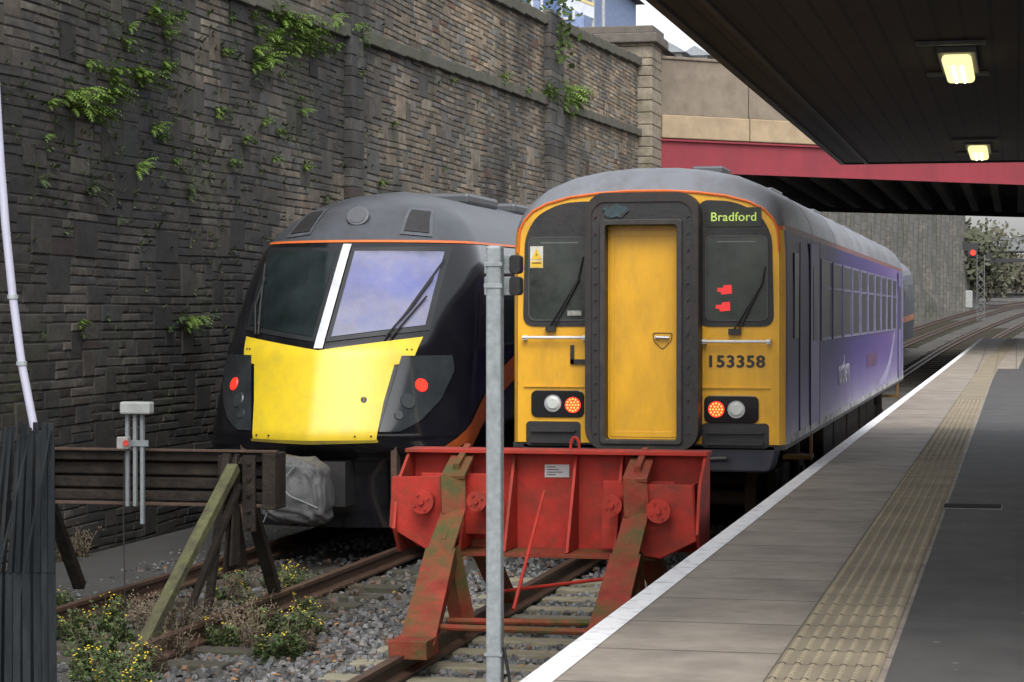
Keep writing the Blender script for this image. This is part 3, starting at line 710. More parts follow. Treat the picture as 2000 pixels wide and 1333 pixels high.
b=B();b.f.append(tuple(range(n)));b.m.append(0);b.v+=rings[-1];b.obj("rear_panel",black,tr)
b=B();b.box(TX0-1.34,TX0+1.34,TY0+.02,TY0+LEN-.02,1.08,1.13);b.obj("floor_pan",black,tr)
b=B();b.grid([[(p[0]+.004,p[1],p[2]) for p in (r[i] for i in range(0,6))] for r in rings[:3]],0);b.obj("corner_panel",yellow,tr,smooth=True)
b=B();b.grid([[ (p[0]-.004,p[1],p[2]) for p in (r[i] for i in range(n-6,n))] for r in rings[:3]],0);b.obj("corner_panel",yellow,tr,smooth=True)
b=B();b.tube([(p[0],p[1]-.004,p[2]-.012) for p in rings[0][4:n-4]],.014,6);b.obj("orange_trim",orange,tr)
LX=lambda u:TX0+(u-1264)/201.0
LZ=lambda v:2.4-(v-612)/201.0
yF=TY0
frg=M("frame_grey",(.05,.05,.05),.5)
wl_=[(-.50,2.27),(-.50,3.50),(-.85,3.48),(-1.10,3.36),(-1.215,3.15),(-1.235,2.27)]
for sgn in (-1,1):
    poly=roundpoly([(TX0+(x if sgn<0 else -x),z) for x,z in wl_],.12,5)
    b=B();b.prism_y(poly,yF-.012,yF+.0);b.obj("window_surround",black,tr)
    poly=roundpoly([(TX0+(x if sgn<0 else -x),z) for x,z in [(-.57,2.325),(-.57,3.15),(-1.18,3.15),(-1.18,2.325)]],.07,4)
    poly2=roundpoly([(TX0+(x if sgn<0 else -x),z) for x,z in [(-.582,2.337),(-.582,3.138),(-1.168,3.138),(-1.168,2.337)]],.065,4)
    b=B();b.prism_y(poly2,yF-.016,yF-.011);b.obj("windscreen",glassc,tr)
    b=B();b.ring_y(poly,poly2,yF-.021,yF-.010);b.obj("window_frame",frg,tr)
    cb_=bpy.data.materials.get("cab_bar") or M("cab_bar",(.12,.12,.11),.6)
    b=B();xa_,xb_=sorted((TX0+sgn*.68,TX0+sgn*1.06));b.box(xa_,xb_,yF-.0175,yF-.0165,3.085,3.095);b.obj("blind_bar",cb_,tr)
    b=B()
    if sgn<0: b.tube([(TX0-.98,yF-.05,2.24),(TX0-.85,yF-.05,2.45),(TX0-.68,yF-.045,2.72),(TX0-.63,yF-.03,2.95)],.011,6);b.tube([(TX0-.93,yF-.05,2.24),(TX0-.66,yF-.045,2.74)],.008,6);b.box(TX0-1.0,TX0-.90,yF-.06,yF-.01,2.22,2.27)
    else: b.tube([(TX0+.84,yF-.05,2.22),(TX0+.98,yF-.05,2.45),(TX0+1.12,yF-.045,2.68),(TX0+1.15,yF-.03,2.85)],.011,6);b.tube([(TX0+.89,yF-.05,2.22),(TX0+1.13,yF-.045,2.70)],.008,6);b.box(TX0+.80,TX0+.92,yF-.06,yF-.01,2.19,2.25)
    b.obj("wiper",black,tr)
    b=B();a,c=(LX(1017),LX(1145)) if sgn<0 else (LX(1374),LX(1507));z=LZ(660) if sgn<0 else LZ(667)
    b.cyl((a,yF-.07,z),(c,yF-.07,z),.014,10)
    for q in(a+.02,c-.02): b.box(q-.02,q+.02,yF-.07,yF,z-.025,z+.02)
    b.obj("handrail",white,tr)
    lc=(1086,791) if sgn<0 else (1430,799)
    b=B();b.prism_y(rrect(LX(lc[0]),LZ(lc[1]),.53,.265,.06),yF-.02,yF)
    cl=b.obj("light_cluster",gloss,tr,bevel=.006)
    uw,ur=((1077,790),(1117,793)) if sgn<0 else ((1440,799),(1401,799))
    b=B();b.cyl((LX(uw[0]),yF-.035,LZ(uw[1])),(LX(uw[0]),yF-.02,LZ(uw[1])),.085,24);b.obj("lamp_bezel",metal,cl)
    b=B();b.cyl((LX(uw[0]),yF-.05,LZ(uw[1])),(LX(uw[0]),yF-.034,LZ(uw[1])),.05,24,r1=.072);b.obj("marker_lamp",plastic_w,cl)
    b=B();b.cyl((LX(ur[0]),yF-.032,LZ(ur[1])),(LX(ur[0]),yF-.02,LZ(ur[1])),.078,24)
    for q in range(19):
        rr_=0 if q==0 else (.03 if q<7 else .058);a2=0 if q==0 else (q*60 if q<7 else q*30)
        x=LX(ur[0])+rr_*math.cos(R(a2));z=LZ(ur[1])+rr_*math.sin(R(a2));b.cyl((x,yF-.04,z),(x,yF-.032,z),.0105,6,1)
    b.obj("tail_lamp",[redglow,orglow],cl)
    a,c=(LX(1022),LX(1132)) if sgn<0 else (LX(1372),LX(1503))
    b=B();b.prism_y(rrect((a+c)/2,LZ(850),c-a,.24,.04),yF-.006,yF);b.box(a+.05,c-.05,yF-.07,yF-.005,LZ(868),LZ(862));b.box(a+.05,c-.05,yF-.05,yF-.005,LZ(846),LZ(842));b.obj("step_recess",black,tr)
for a,c in((1018,1145),(1372,1505)):
    b=B();z=LZ(757);b.box(LX(a),LX(c),yF-.02,yF-.002,z-.006,z+.006);b.obj("front_ridge",yellow,tr)
gw=rrect(TX0-.005,(3.56+1.08)/2,1.10,2.48,.2,6);gi=rrect(TX0-.01,(3.25+1.18)/2,.70,2.07,.03,6)
gm1=rrect(TX0-.005,(3.47+1.12)/2,.98,2.35,.14,6)
b=B();b.ring_y(gw,gi,yF-.30,yF-.0);b.obj("gangway",black,tr,bevel=.012)
b=B();b.ring_y(rrect(TX0-.01,(3.30+1.14)/2,.80,2.16,.04,6),rrect(TX0-.01,(3.25+1.18)/2,.695,2.065,.03,6),yF-.335,yF-.301);b.obj("gangway_rim",M("rim_worn",(.022,.020,.018),.5,var=.4,dirt=(.05,.043,.04),dirtf=.6,dscale=7),tr,bevel=.006)
b=B();b.ring_y(gw,gm1,yF-.315,yF-.30)
b.obj("gangway_rubber",M("rubber_brown",(.016,.013,.012),.6,var=.4,scale=9,dirt=(.04,.027,.02),dirtf=.6,dscale=6),tr)
b=B()
for k in range(14):
    for s in (-.455,.445):
        z=1.25+k*.16;b.cyl((TX0+s,yF-.325,z),(TX0+s,yF-.299,z),.010,6)
o=b.obj("gangway_bolts",rust,tr);o["kind"]="stuff"
b=B();b.box(TX0-.36,TX0+.34,yF-.14,yF-.10,1.18,3.25);
dr=b.obj("gangway_door",yellow,tr)
yD=yF-.14
b=B();b.ring_y(rrect(TX0-.01,2.2,.66,2.0,.02),rrect(TX0-.01,2.2,.57,1.89,.02),yD-.008,yD-.0005);b.obj("door_frame",yellow,dr,bevel=.003)
b=B();hx,hz=LX(1299),LZ(662);b.ring_y(roundpoly([(hx-.10,hz+.06),(hx-.09,hz-.02),(hx,hz-.11),(hx+.09,hz-.02),(hx+.10,hz+.06)],.03),roundpoly([(hx-.091,hz+.052),(hx-.082,hz-.017),(hx,hz-.100),(hx+.082,hz-.017),(hx+.091,hz+.052)],.03),yD-.006,yD-.001);b.obj("handle_recess",M("recess_edge",(.10,.055,.015),.6),dr)
b=B();b.cyl((hx-.06,yD-.035,hz+.015),(hx+.07,yD-.035,hz+.01),.016,8);b.cyl((hx-.06,yD-.035,hz+.015),(hx-.06,yD,hz+.015),.016,8);b.obj("door_handle",metal,dr)
b=B();rn=random.Random(9);pts=[]
for k in range(16):
    a=2*math.pi*k/16;pts.append((LX(1214)+math.cos(a)*.15*rn.uniform(.6,1.1),LZ(414)+math.sin(a)*.075*rn.uniform(.5,1.2)))
b.prism_y(pts,yF-.319,yF-.298);b.obj("paint_patch",M("teal_patch",(.03,.07,.08),.7,var=.4,scale=12,dirt=(.022,.018,.016),dirtf=.9,dscale=9,dlo=.4),tr)
b=B();b.box(LX(1112),LX(1119),yF-.03,yF,LZ(712),LZ(675));b.box(LX(1112),LX(1146),yF-.03,yF,LZ(712),LZ(703));b.obj("lamp_bracket",black,tr)
b=B();b.box(LX(1031),LX(1057),yF-.026,yF-.022,LZ(523),LZ(480));st=b.obj("warning_sticker",M("sticker_white",(.5,.5,.44),.5),tr)
b=B();b.prism_y([(LX(1033),LZ(506)),(LX(1055),LZ(506)),(LX(1044),LZ(484))],yF-.029,yF-.026);b.obj("warning_triangle",M("sticker_yellow",(.65,.42,.03),.5),st)
b=B();b.box(LX(1032),LX(1056),yF-.029,yF-.026,LZ(522),LZ(509));b.obj("warning_band",bpy.data.materials["sticker_yellow"],st)
b=B();b.prism_y([(LX(1043),LZ(502)),(LX(1046),LZ(496)),(LX(1043),LZ(496)),(LX(1046),LZ(489)),(LX(1041.5),LZ(497.5)),(LX(1044.5),LZ(497.5))],yF-.031,yF-.029);b.obj("warning_symbol",black,st)
b=B();b.box(LX(1035),LX(1053),yF-.031,yF-.029,LZ(514),LZ(512));b.obj("warning_text",black,st)
b=B();b.box(LX(1106),LX(1134),yF-.026,yF-.022,LZ(617),LZ(607));b.obj("small_label",M("label_grey",(.25,.25,.23),.5,var=.5,scale=60),tr)
reflm=M("reflection_red",(.4,.02,.02),.3,emit=(1,.03,.03),estr=.55)  # reflected red signal on the cab pane, painted as glowing patches
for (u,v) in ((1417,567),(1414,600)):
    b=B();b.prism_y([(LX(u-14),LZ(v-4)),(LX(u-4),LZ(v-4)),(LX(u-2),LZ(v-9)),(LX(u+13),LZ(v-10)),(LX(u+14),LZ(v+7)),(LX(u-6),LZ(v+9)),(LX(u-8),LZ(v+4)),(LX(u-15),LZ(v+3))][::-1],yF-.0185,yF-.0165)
    b.obj("red_reflection",reflm,tr)
b=B();b.box(LX(1381),LX(1488),yF-.018,yF-.012,LZ(444),LZ(407));b.obj("destination_display",M("display_bg",(.010,.014,.008),.3),tr)
def text(s,name,size,mat,parent,loc,rot,extr=.002,bold=0,spacing=1,shear=0,align='CENTER',sx=1):
    cu=bpy.data.curves.new(name,'FONT');cu.body=s;cu.size=size;cu.extrude=extr;cu.space_character=spacing;cu.align_x=align;cu.align_y='CENTER';cu.shear=shear
    t=bpy.data.objects.new(name,cu);COL.objects.link(t);bpy.context.view_layer.update()
    me=bpy.data.meshes.new_from_object(t);bpy.data.objects.remove(t)
    if bold:
        bm=bmesh.new()
        offs=[(-bold,0),(bold,0),(0,-bold*.7),(0,bold*.7),(0,0)]
        for i,(dx,dy) in enumerate(offs):
            m2=me.copy();m2.transform(Matrix.Translation((dx,dy,.0004*i)));bm.from_mesh(m2);bpy.data.meshes.remove(m2)
        bm.to_mesh(me);bm.free()
    me.materials.clear();me.materials.append(mat)
    o=bpy.data.objects.new(name,me);COL.objects.link(o);o.parent=parent
    o.location=Vector(loc)-ORG[parent];o.rotation_euler=rot;o.scale=(sx,1,1);ORG[o]=ORG[parent];return o
text("Bradford","destination_text",.120,greenled,tr,(LX(1434),yF-.021,LZ(426)),(R(90),0,0),spacing=1.04,bold=.0012)
text("153358","fleet_number",.160,M("number_black",(.02,.018,.015),.5),tr,(LX(1438),yF-.004,LZ(707)),(R(90),0,0),bold=.0065,spacing=1.12,sx=1.08)
b=B();b.prism_y(roundpoly([(TX0-1.27,1.13),(TX0+1.27,1.13),(TX0+1.2,.86),(TX0-1.2,.86)][::-1],.06),yF+.02,yF+.5);b.obj("front_skirt",M("skirt_navy",(.015,.018,.035),.4,dirt=(.035,.03,.025)),tr,bevel=.02)
b=B();b.box(TX0-.35,TX0+.35,yF-.1,yF+.6,.75,1.08);b.box(TX0-.16,TX0+.16,yF-.45,yF+.3,.82,1.05);b.cyl((TX0-.75,yF-.1,.95),(TX0-.2,yF-.12,.98),.03,8);b.cyl((TX0+.2,yF-.12,.98),(TX0+.8,yF-.1,1.0),.03,8);b.obj("coupler",black,tr,bevel=.01)
sX=TX0+1.35
winm=M("side_glass",(.028,.033,.040),.30,var=.6,scale=.8,spec=.22);wfr=M("window_rubber",(.19,.18,.27),.5,spec=.2)
doorl=M("door_lilac",(.17,.155,.30),.45,var=.1,spec=.2)
for s in (1,-1):
    for k in range(10):
        y0=TY0+3.95+k*1.66;y1=y0+1.28
        b=B();xx=TX0+s*1.352
        b.box(min(xx,xx+s*.006),max(xx,xx+s*.006),y0,y1,2.12,2.98);wo=b.obj("window",winm,tr)
        b=B();e=xx+s*.012;x_0,x_1=min(xx,e),max(xx,e)
        b.box(x_0,x_1,y0-.03,y1+.03,2.98,3.01);b.box(x_0,x_1,y0-.03,y1+.03,2.09,2.12);b.box(x_0,x_1,y0-.03,y0,2.12,2.98);b.box(x_0,x_1,y1,y1+.03,2.12,2.98);b.box(x_0,x_1,y0,y1,2.68,2.705)
        b.obj("window_frame",wfr,wo)
    b=B();x_0,x_1=sorted((TX0+s*1.352,TX0+s*1.362))
    b.box(x_0,x_1,TY0+.75,TY0+1.2,2.15,3.0);b.obj("cab_window",winm,tr)
    b=B();b.box(x_0,x_1,TY0+1.35,TY0+1.38,1.2,3.12);b.obj("door_seal",black,tr)
    for yd in (2.55,20.9):
        b=B();b.box(x_0,x_1,TY0+yd,TY0+yd+1.1,1.2,3.15);pd=b.obj("passenger_door",doorl,tr)
        b=B();x2,x3=sorted((TX0+s*1.363,TX0+s*1.367));b.box(x2,x3,TY0+yd+.3,TY0+yd+.8,2.1,2.9);b.obj("door_window",winm,pd)
        b=B();b.box(x2,x3,TY0+yd-.03,TY0+yd,1.15,3.2);b.obj("door_seal",black,pd)
        b=B();b.box(x2,x3,TY0+yd+1.1,TY0+yd+1.13,1.15,3.2);b.obj("door_seal",black,pd)
text("northern","side_lettering",.52,M("lettering_white",(.42,.41,.50),.6,spec=.1),tr,(sX+.006,TY0+7.4,1.66),(R(90),0,R(90)),bold=.002)
b=B();b.box(sX+.002,sX+.006,TY0+12,TY0+14.4,1.6,1.78);b.obj("side_label",M("label_maroon",(.09,.025,.10),.4),tr)
b=B();b.box(sX+.0025,sX+.0065,TY0+.2,TY0+LEN-.2,1.13,1.2);b.obj("side_sill",M("dirty_white",(.36,.36,.38),.7,var=.5,scale=3,dirt=(.08,.07,.065),dirtf=.9,dscale=2,spec=.2),tr)
b=B();rows=[]
for k in range(21):
    q=k/20;y=TY0+15+q*6;zl=1.22+1.6*q**3;rows.append([(sX+.004,y,zl),(sX+.004,y,zl+.08+.25*q*(1-q)*2)])
b.grid(rows);b.obj("pale_graphic",M("graphic_pale",(.30,.28,.42),.6,spec=.1),tr)
for ly in (4.5,10,16):
    b=B();b.box(TX0+.2,TX0+.75,TY0+ly,TY0+ly+1.1,3.78,3.86);b.obj("roof_vent",greyroof,tr,bevel=.02)
b=B();b.box(TX0+.30,TX0+.62,TY0+.95,TY0+1.6,3.80,3.885);b.obj("roof_vent",greyroof,tr,bevel=.02)
for ly in np.arange(3.2,LEN,3.2):
    b=B();b.tube([(TX0+x*1.0,TY0+ly,z+.001) for x,z in full[6:n-6]],.006,5);b.obj("roof_seam",silver,tr)
for ya,yb2 in((6.2,7.6),(7.8,9.9),(10.2,12.4),(12.8,14.2),(14.4,16.2)):
    b=B();b.box(TX0-1.2,TX0+1.2,TY0+ya,TY0+yb2,.38,1.08);b.obj("underframe_box",darkrust,tr,bevel=.03)
for yc_ in (3.6,19.4):
    for s in(-1,1):
        b=B();b.box(TX0+s*1.0-.05,TX0+s*1.0+.05,TY0+yc_-1.6,TY0+yc_+1.6,.5,.75)
        b.cyl((TX0+s*1.02,TY0+yc_,.5),(TX0+s*1.02,TY0+yc_,1.05),.13,12)
        for q in(-1.2,1.2): b.box(TX0+s*1.02-.07,TX0+s*1.02+.07,TY0+yc_+q-.14,TY0+yc_+q+.14,.3,.62)
        b.obj("bogie_frame",darkrust,tr,bevel=.02)
    for q in(-1.2,1.2):
        b=B()
        for s in(-.78,.78): b.cyl((TX0+s-.06,TY0+yc_+q,.42),(TX0+s+.06,TY0+yc_+q,.42),.42,28)
        b.cyl((TX0-.8,TY0+yc_+q,.42),(TX0+.8,TY0+yc_+q,.42),.08,12);b.obj("wheelset",rust,tr)
fst=M("step_yellow",(.20,.10,.015),.7,dirt=(.05,.035,.02),dirtf=.9)
for ly in(2.7,21.0):
    b=B();b.box(sX-.3,sX+.0,TY0+ly,TY0+ly+.4,.82,.86);b.box(sX-.03,sX+.0,TY0+ly+.15,TY0+ly+.22,.8,1.1);b.obj("footstep",fst,tr)

# ------------------------------------------------------------------ express train (left)
EX=-6.94
ex=top_empty("express_train",(EX,22,0),"streamlined black express train with yellow nose and silver coupler cover","train")
ZT=np.array([.2,.9,1.04,1.13,2.02,3.12,3.44,3.6,3.72,3.78,3.80]);YC=np.array([22.15,22.0,21.7,21.62,21.95,23.0,23.45,23.8,24.25,24.7,25.1])
ZW=np.array([.2,.5,1.1,2.0,2.6,3.0,3.2,3.4,3.55,3.68,3.75,3.80]);WW=np.array([1.27,1.36,1.39,1.37,1.33,1.25,1.16,1.0,.82,.58,.38,.10])
ZL=np.array([.2,1.1,2.1,3.1,3.44,3.80]);LW=np.array([.75,.95,1.15,.95,.9,.6])
zs=np.linspace(.2,3.80,360)
def smt(Z,V,k):
    a=np.interp(zs,Z,V);p=np.pad(a,k,mode='reflect',reflect_type='odd');return np.convolve(p,np.ones(2*k+1)/(2*k+1),'valid')
YCs=smt(ZT,YC,7);WWs=smt(ZW,WW,6);LWs=smt(ZL,LW,12)
def ycf(z):return interp(z,zs,YCs)
def Wf(z):return interp(z,zs,WWs)
def Lf(z):return interp(z,zs,LWs)
def kf(z):return interp(z,[1.0,1.1,2.1,3.0,3.4],[0,.13,.12,.05,0])
def Sf(x,z):
    W=Wf(z);q=min(1,abs(x)/W);return Vector((EX+x,ycf(z)+Lf(z)*(1-math.sqrt(max(0,1-q*q)))+kf(z)*abs(x),z))
def Sn(x,z,off):
    e=.012;a=Sf(x+e,z)-Sf(x-e,z);c=Sf(x,z+e)-Sf(x,z-e);nn=a.cross(c).normalized()
    if nn.y>0: nn=-nn
    return Sf(x,z)+nn*off,nn
def Q(t,z,off=0,side=1):
    W=Wf(z)
    ph=min(t,1)*math.pi/2;x=W*math.sin(ph);y=ycf(z)+Lf(z)*(1-math.cos(ph))+kf(z)*x+max(0,t-1)
    nx_,ny_=math.sin(ph),-math.cos(ph)
    return (EX+side*(x+nx_*off),y+ny_*off,z)
EY=45.3
def bodyrows(zlist,off=0):
    rows=[]
    for z in zlist:
        L_=[Q(k/18,z,off,-1) for k in range(18,0,-1)];R_=[Q(k/18,z,off,1) for k in range(0,19)]
        rows.append([(L_[0][0],EY,z),(L_[0][0],33,z),(L_[0][0],26.5,z)]+L_+R_+[(R_[-1][0],26.5,z),(R_[-1][0],33,z),(R_[-1][0],EY,z)])
    return rows
ROOFZ=3.17
b=B();b.grid(bodyrows(np.concatenate([np.linspace(.2,.9,5),np.linspace(.95,1.2,8),np.linspace(1.3,ROOFZ,20)])));b.obj("body",gloss,ex,smooth=True)
b=B();b.grid(bodyrows(np.concatenate([np.linspace(ROOFZ,3.7,18),[3.72,3.74,3.755,3.77,3.782,3.79,3.80]])))
rw=bodyrows([3.80])[0]
b.f.append(tuple(len(b.v)+i for i in range(len(rw))));b.m.append(0);b.v+=rw
b.obj("roof",greyroof,ex,smooth=True)
b=B();rw=bodyrows(np.linspace(.2,3.80,20));b.add([r[0] for r in rw]+[r[-1] for r in rw[::-1]],[tuple(range(40))]);b.obj("end_panel",black,ex)
def patch(bd,corn,nx_,nz_,off,m=0):
    (a,b0,c,d0)=corn
    rows=[]
    for i in range(nz_+1):
        t=i/nz_;l=(a[0]+(d0[0]-a[0])*t,a[1]+(d0[1]-a[1])*t);r=(b0[0]+(c[0]-b0[0])*t,b0[1]+(c[1]-b0[1])*t)
        rows.append([Sn(l[0]+(r[0]-l[0])*j/nx_,l[1]+(r[1]-l[1])*j/nx_,off)[0] for j in range(nx_+1)])
    bd.grid([[tuple(p) for p in r] for r in rows],m)
b=B();rows=[]
for z in list(np.linspace(1.12,1.84,16))+[1.87]: 
    wz=interp(z,[1.12,1.5,1.87],[.65,.685,.745]);rows.append([(wz*j/16,z) for j in range(-16,17)])
for t in np.linspace(0,1,8):
    wz=.90+.055*t;row=[]
    for j in range(-16,17):
        x=wz*j/16;zt_n=2.015+.135*abs(x)/.955;zb_n=1.885;row.append((x,zb_n+(zt_n-zb_n)*t))
    rows.append(row)
b.grid([[tuple(Sn(x,z,.012)[0]) for x,z in r] for r in rows])
bm_=b.obj("nose_panel",yellow2,ex,smooth=True)
b=B()
for s in(1,-1): patch(b,((0,1.095),(.66*s,1.10),(.66*s,1.13),(0,1.125)),10,1,.03)
b.obj("nose_trim",M("trim_yellow",(.35,.27,.03),.5,dirt=(.1,.08,.04),dirtf=.7),bm_)
for xx,z in((.84,2.02),(.88,2.02),(-.84,2.02),(-.88,2.02),(-.6,1.16),(-.45,1.16),(.45,1.16),(.6,1.16)):
    b=B();p,nn=Sn(xx,z,.010);b.cyl(p,p+nn*.010,.010,8);b.obj("nose_fastener",black,bm_)
b=B();p,nn=Sn(.50,1.52,.009);b.cyl(p,p+nn*.008,.032,16)
b.obj("nose_badge",black,bm_)
text("T","nose_letter",.05,yellow2,ex,Sn(.50,1.52,.02)[0],(R(90),0,R(20)))
scr_r=M("windscreen_reflection",(.20,.21,.27),.10,var=.35,scale=2.4,dirt=(.10,.14,.33),dirtf=.9,dscale=2.2,spec=.45)  # bright sky reflection put into this pane's colour and gradient
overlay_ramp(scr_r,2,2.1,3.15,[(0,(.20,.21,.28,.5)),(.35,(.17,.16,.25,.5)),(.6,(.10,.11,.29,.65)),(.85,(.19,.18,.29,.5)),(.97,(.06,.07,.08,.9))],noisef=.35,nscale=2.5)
frm=M("screen_border",(.014,.016,.017),.4)
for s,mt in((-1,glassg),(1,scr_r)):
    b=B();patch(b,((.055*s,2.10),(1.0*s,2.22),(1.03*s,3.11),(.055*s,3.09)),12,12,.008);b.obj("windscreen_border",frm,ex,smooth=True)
    b=B();patch(b,((.10*s,2.15),(.95*s,2.27),(.97*s,3.05),(.10*s,3.05)),12,12,.014);b.obj("windscreen",mt,ex,smooth=True,label="windscreen pane with painted pale violet reflection" if s>0 else "dark windscreen pane")
b=B();patch(b,((-.045,2.03),(.045,2.03),(.045,3.12),(-.045,3.12)),2,12,.022);b.obj("centre_pillar",M("pillar_white",(.5,.52,.56),.3),ex,smooth=True)
for s in(-1,1):
    b=B()
    if s>0: pa=[(.62,2.13),(.80,2.45),(.92,2.75)];pb=[(.67,2.12),(.90,2.55)];bl=[(.72,2.30),(.98,2.95)]
    else: pa=[(-.78,2.15),(-.90,2.45),(-.88,2.75)];pb=[(-.74,2.15),(-.84,2.5)];bl=[(-.78,2.25),(-.94,2.9)]
    for c_ in(pa,pb,bl): b.tube([tuple(Sn(x,z,.05)[0]) for x,z in c_],.011,6)
    b.obj("wiper",black,ex)
hlm=M("headlamp_cover",(.026,.030,.033),.10,var=.3,scale=4,spec=.6)
rfl=M("reflector",(.045,.052,.055),.2,metal=.2)
for s in(-1,1):
    b=B();rows=[]
    for k in range(15):
        t=k/14;z=1.20+.76*t;xi=.67+.13*t;xo=interp(t,[0,.12,.4,.8,1],[.86,1.02,1.17,1.25,1.22]);rows.append([tuple(Sn(s*(xi+(xo-xi)*j/10),z,.014)[0]) for j in range(11)])
    b.grid(rows);hl=b.obj("headlight",hlm,ex,smooth=True)
    for (x,z,r,mt,nm) in((1.00,1.66,.072,redglow,"tail_lamp"),(.90,1.50,.085,rfl,"headlamp_reflector"),(.83,1.36,.05,rfl,"headlamp_reflector")):
        p,nn=Sn(x*s,z,.012);b=B();b.cyl(p,p+nn*.014,r,24,r1=r*.9);b.obj(nm,mt,hl)
b=B();rows=[[],[]]
for z,ri in((3.155,0),(3.18,1)):
    L_=[Q(k/18,z,.008,-1) for k in range(18,0,-1)];R_=[Q(k/18,z,.008,1) for k in range(0,19)];e=R_[-1]
    rows[ri]=[(L_[0][0],EY,z)]+L_+R_+[(e[0],26,z+.02),(e[0],EY,z+.02)]
b.grid(rows);b.obj("orange_stripe",orange,ex)
b=B();rows=[]
for k in range(40):
    q=k/39;t=.70+q*4.0;z=.70+1.25*(1-math.exp(-q*2.6))
    zz2=z+.34-.08*q;rows.append([Q(t,z+(zz2-z)*g/3,.012) for g in range(4)])
b.grid(rows);b.obj("side_swoosh",M("swoosh_orange",(.40,.085,.02),.4,dirt=(.1,.03,.02),dirtf=.5),ex,smooth=True)
for ya,yb2 in((24.3,25.1),(27.2,44.5)):
    b=B();b.grid([[(EX+Wf(z)+.008,y,z) for y in np.linspace(ya,yb2,4)] for z in(2.05,2.3,2.6,2.85)]);b.obj("side_window",glass,ex)
def frame_patch(cs,g,name):
    b=B();patch(b,cs,5,5,.012);o=b.obj(name,ringgrey,ex)
    cx=sum(c[0] for c in cs)/4;cz=sum(c[1] for c in cs)/4
    b=B();patch(b,[(cx+(c[0]-cx)*g,cz+(c[1]-cz)*g) for c in cs],5,5,.020);b.obj("vent_grille",black,o)
for s in (1,-1): frame_patch([(.50*s,3.24),(.82*s,3.21),(.70*s,3.53),(.46*s,3.55)],.78,"roof_vent")
p,nn=Sn(0,3.42,0);nf=(nn+Vector((0,-.8,-.1))).normalized();b=B();b.cyl(p-nf*.12,p+nf*.07,.125,28);hc=b.obj("horn_cover",ringgrey,ex,bevel=.012)
b=B();b.cyl(p+nf*.071,p+nf*.076,.095,28);b.obj("horn_grille",greyroof,hc)
for ya,yb2 in((26.6,28.2),(29.2,32),(36,39)):
    b=B();b.box(EX-.3,EX+.45,ya,yb2,3.72,3.86);b.obj("roof_pod",greyroof,ex,bevel=.04)
b=B();b.box(EX-.35,EX+.35,21.75,22.3,.45,.9);b.cyl((EX,21.3,.66),(EX,22.2,.66),.15,16);b.obj("coupler",black,ex)
bm=bmesh.new();bmesh.ops.create_icosphere(bm,subdivisions=5,radius=1)
for v in bm.verts:
    p=v.co.copy();q=Vector([math.copysign(abs(k)**.50,k) for k in p])
    fold=abs(noise.noise(Vector((p.x*2.2+p.z*1.3,p.y*1.5,p.z*1.7))))*.15+abs(noise.noise(p*3.6+Vector((3,1,0))))*.07
    q*=(.96-fold)
    v.co=Vector((EX+.02+q.x*.36*(1-.12*q.z),21.22+q.y*.30,.66+q.z*.36-.03*q.x))-Vector((EX,22,0))
me=bpy.data.meshes.new("coupler_cover");bm.to_mesh(me);bm.free();me.materials.append(bag);o=bpy.data.objects.new("coupler_cover",me);reg(o,ex);ORG[o]=ORG[ex];me.polygons.foreach_set("use_smooth",[True]*len(me.polygons))
for pts in ([(EX-.26,21.0,.35),(EX-.05,20.90,.75),(EX+.1,20.92,.92)],[(EX+.3,20.98,.5),(EX+.05,20.89,.62),(EX-.2,20.92,.85)]):
    b=B();b.tube(pts,.008,6);b.obj("cover_strap",galvd,ex)
for s in(-1,1):
    b=B();b.box(EX+s*.80-.03,EX+s*.80+.03,21.95,22.1,.25,1.05);b.obj("guard_iron",rust,ex)
    for q in (24.2,26.6):
        b=B();b.cyl((EX+s*.72,q,.43),(EX+s*.82,q,.43),.43,24);b.obj("wheel",rust,ex)
crg=M("carriage_side",(.08,.09,.12),.45,var=.15,scale=1.5,spec=.2);haze_win=M("carriage_glass",(.03,.035,.045),.3,spec=.25)
hor=M("stripe_hazy",(.45,.15,.06),.5);crr=M("carriage_roof",(.13,.14,.16),.5,var=.1,spec=.2)  # stripe and carriage glass colours softened to stand for haze
for (ya,yb2) in((45.8,68.3),(68.8,97.2)):
    sec=[(1.30,.35),(1.37,1.1),(1.37,1.35),(1.36,2.0),(1.33,2.6),(1.25,3.0),(1.15,3.2),(.97,3.4),(.6,3.6),(0,3.75)]
    sec=sec+[(-x,z) for x,z in sec[:-1][::-1]]
    b=B();rows=[]
    for Y in np.linspace(ya,yb2,12): rows.append([(EX+curve(Y)+x,Y,z+rise(Y)) for x,z in sec])
    b.grid(rows);k=len(sec)
    for idx,f in enumerate(b.f):
        if min(b.v[i][2]-rise(b.v[i][1]) for i in f)>2.95: b.m[idx]=1
    b.f.append(tuple(range(k)));b.m.append(0);b.f.append(tuple(range((12-1)*k,12*k)));b.m.append(0)
    cg=b.obj("carriage",[crg,crr],ex)
    b=B();b.grid([[(EX+curve(Y)+1.385,Y,z+rise(Y)) for z in(1.12,1.36)] for Y in np.linspace(ya+.3,yb2-.3,12)]);b.obj("carriage_stripe",hor,cg)
    for yw in np.arange(ya+1.5,yb2-2,2.3):
        b=B();b.grid([[(EX+curve(Y)+interp(z,[1.1,2,2.6,3],[1.37,1.36,1.33,1.25])+.014,Y,z+rise(Y)) for z in(2.1,2.4,2.8)] for Y in (yw,yw+1.5)]);b.obj("carriage_window",haze_win,cg)

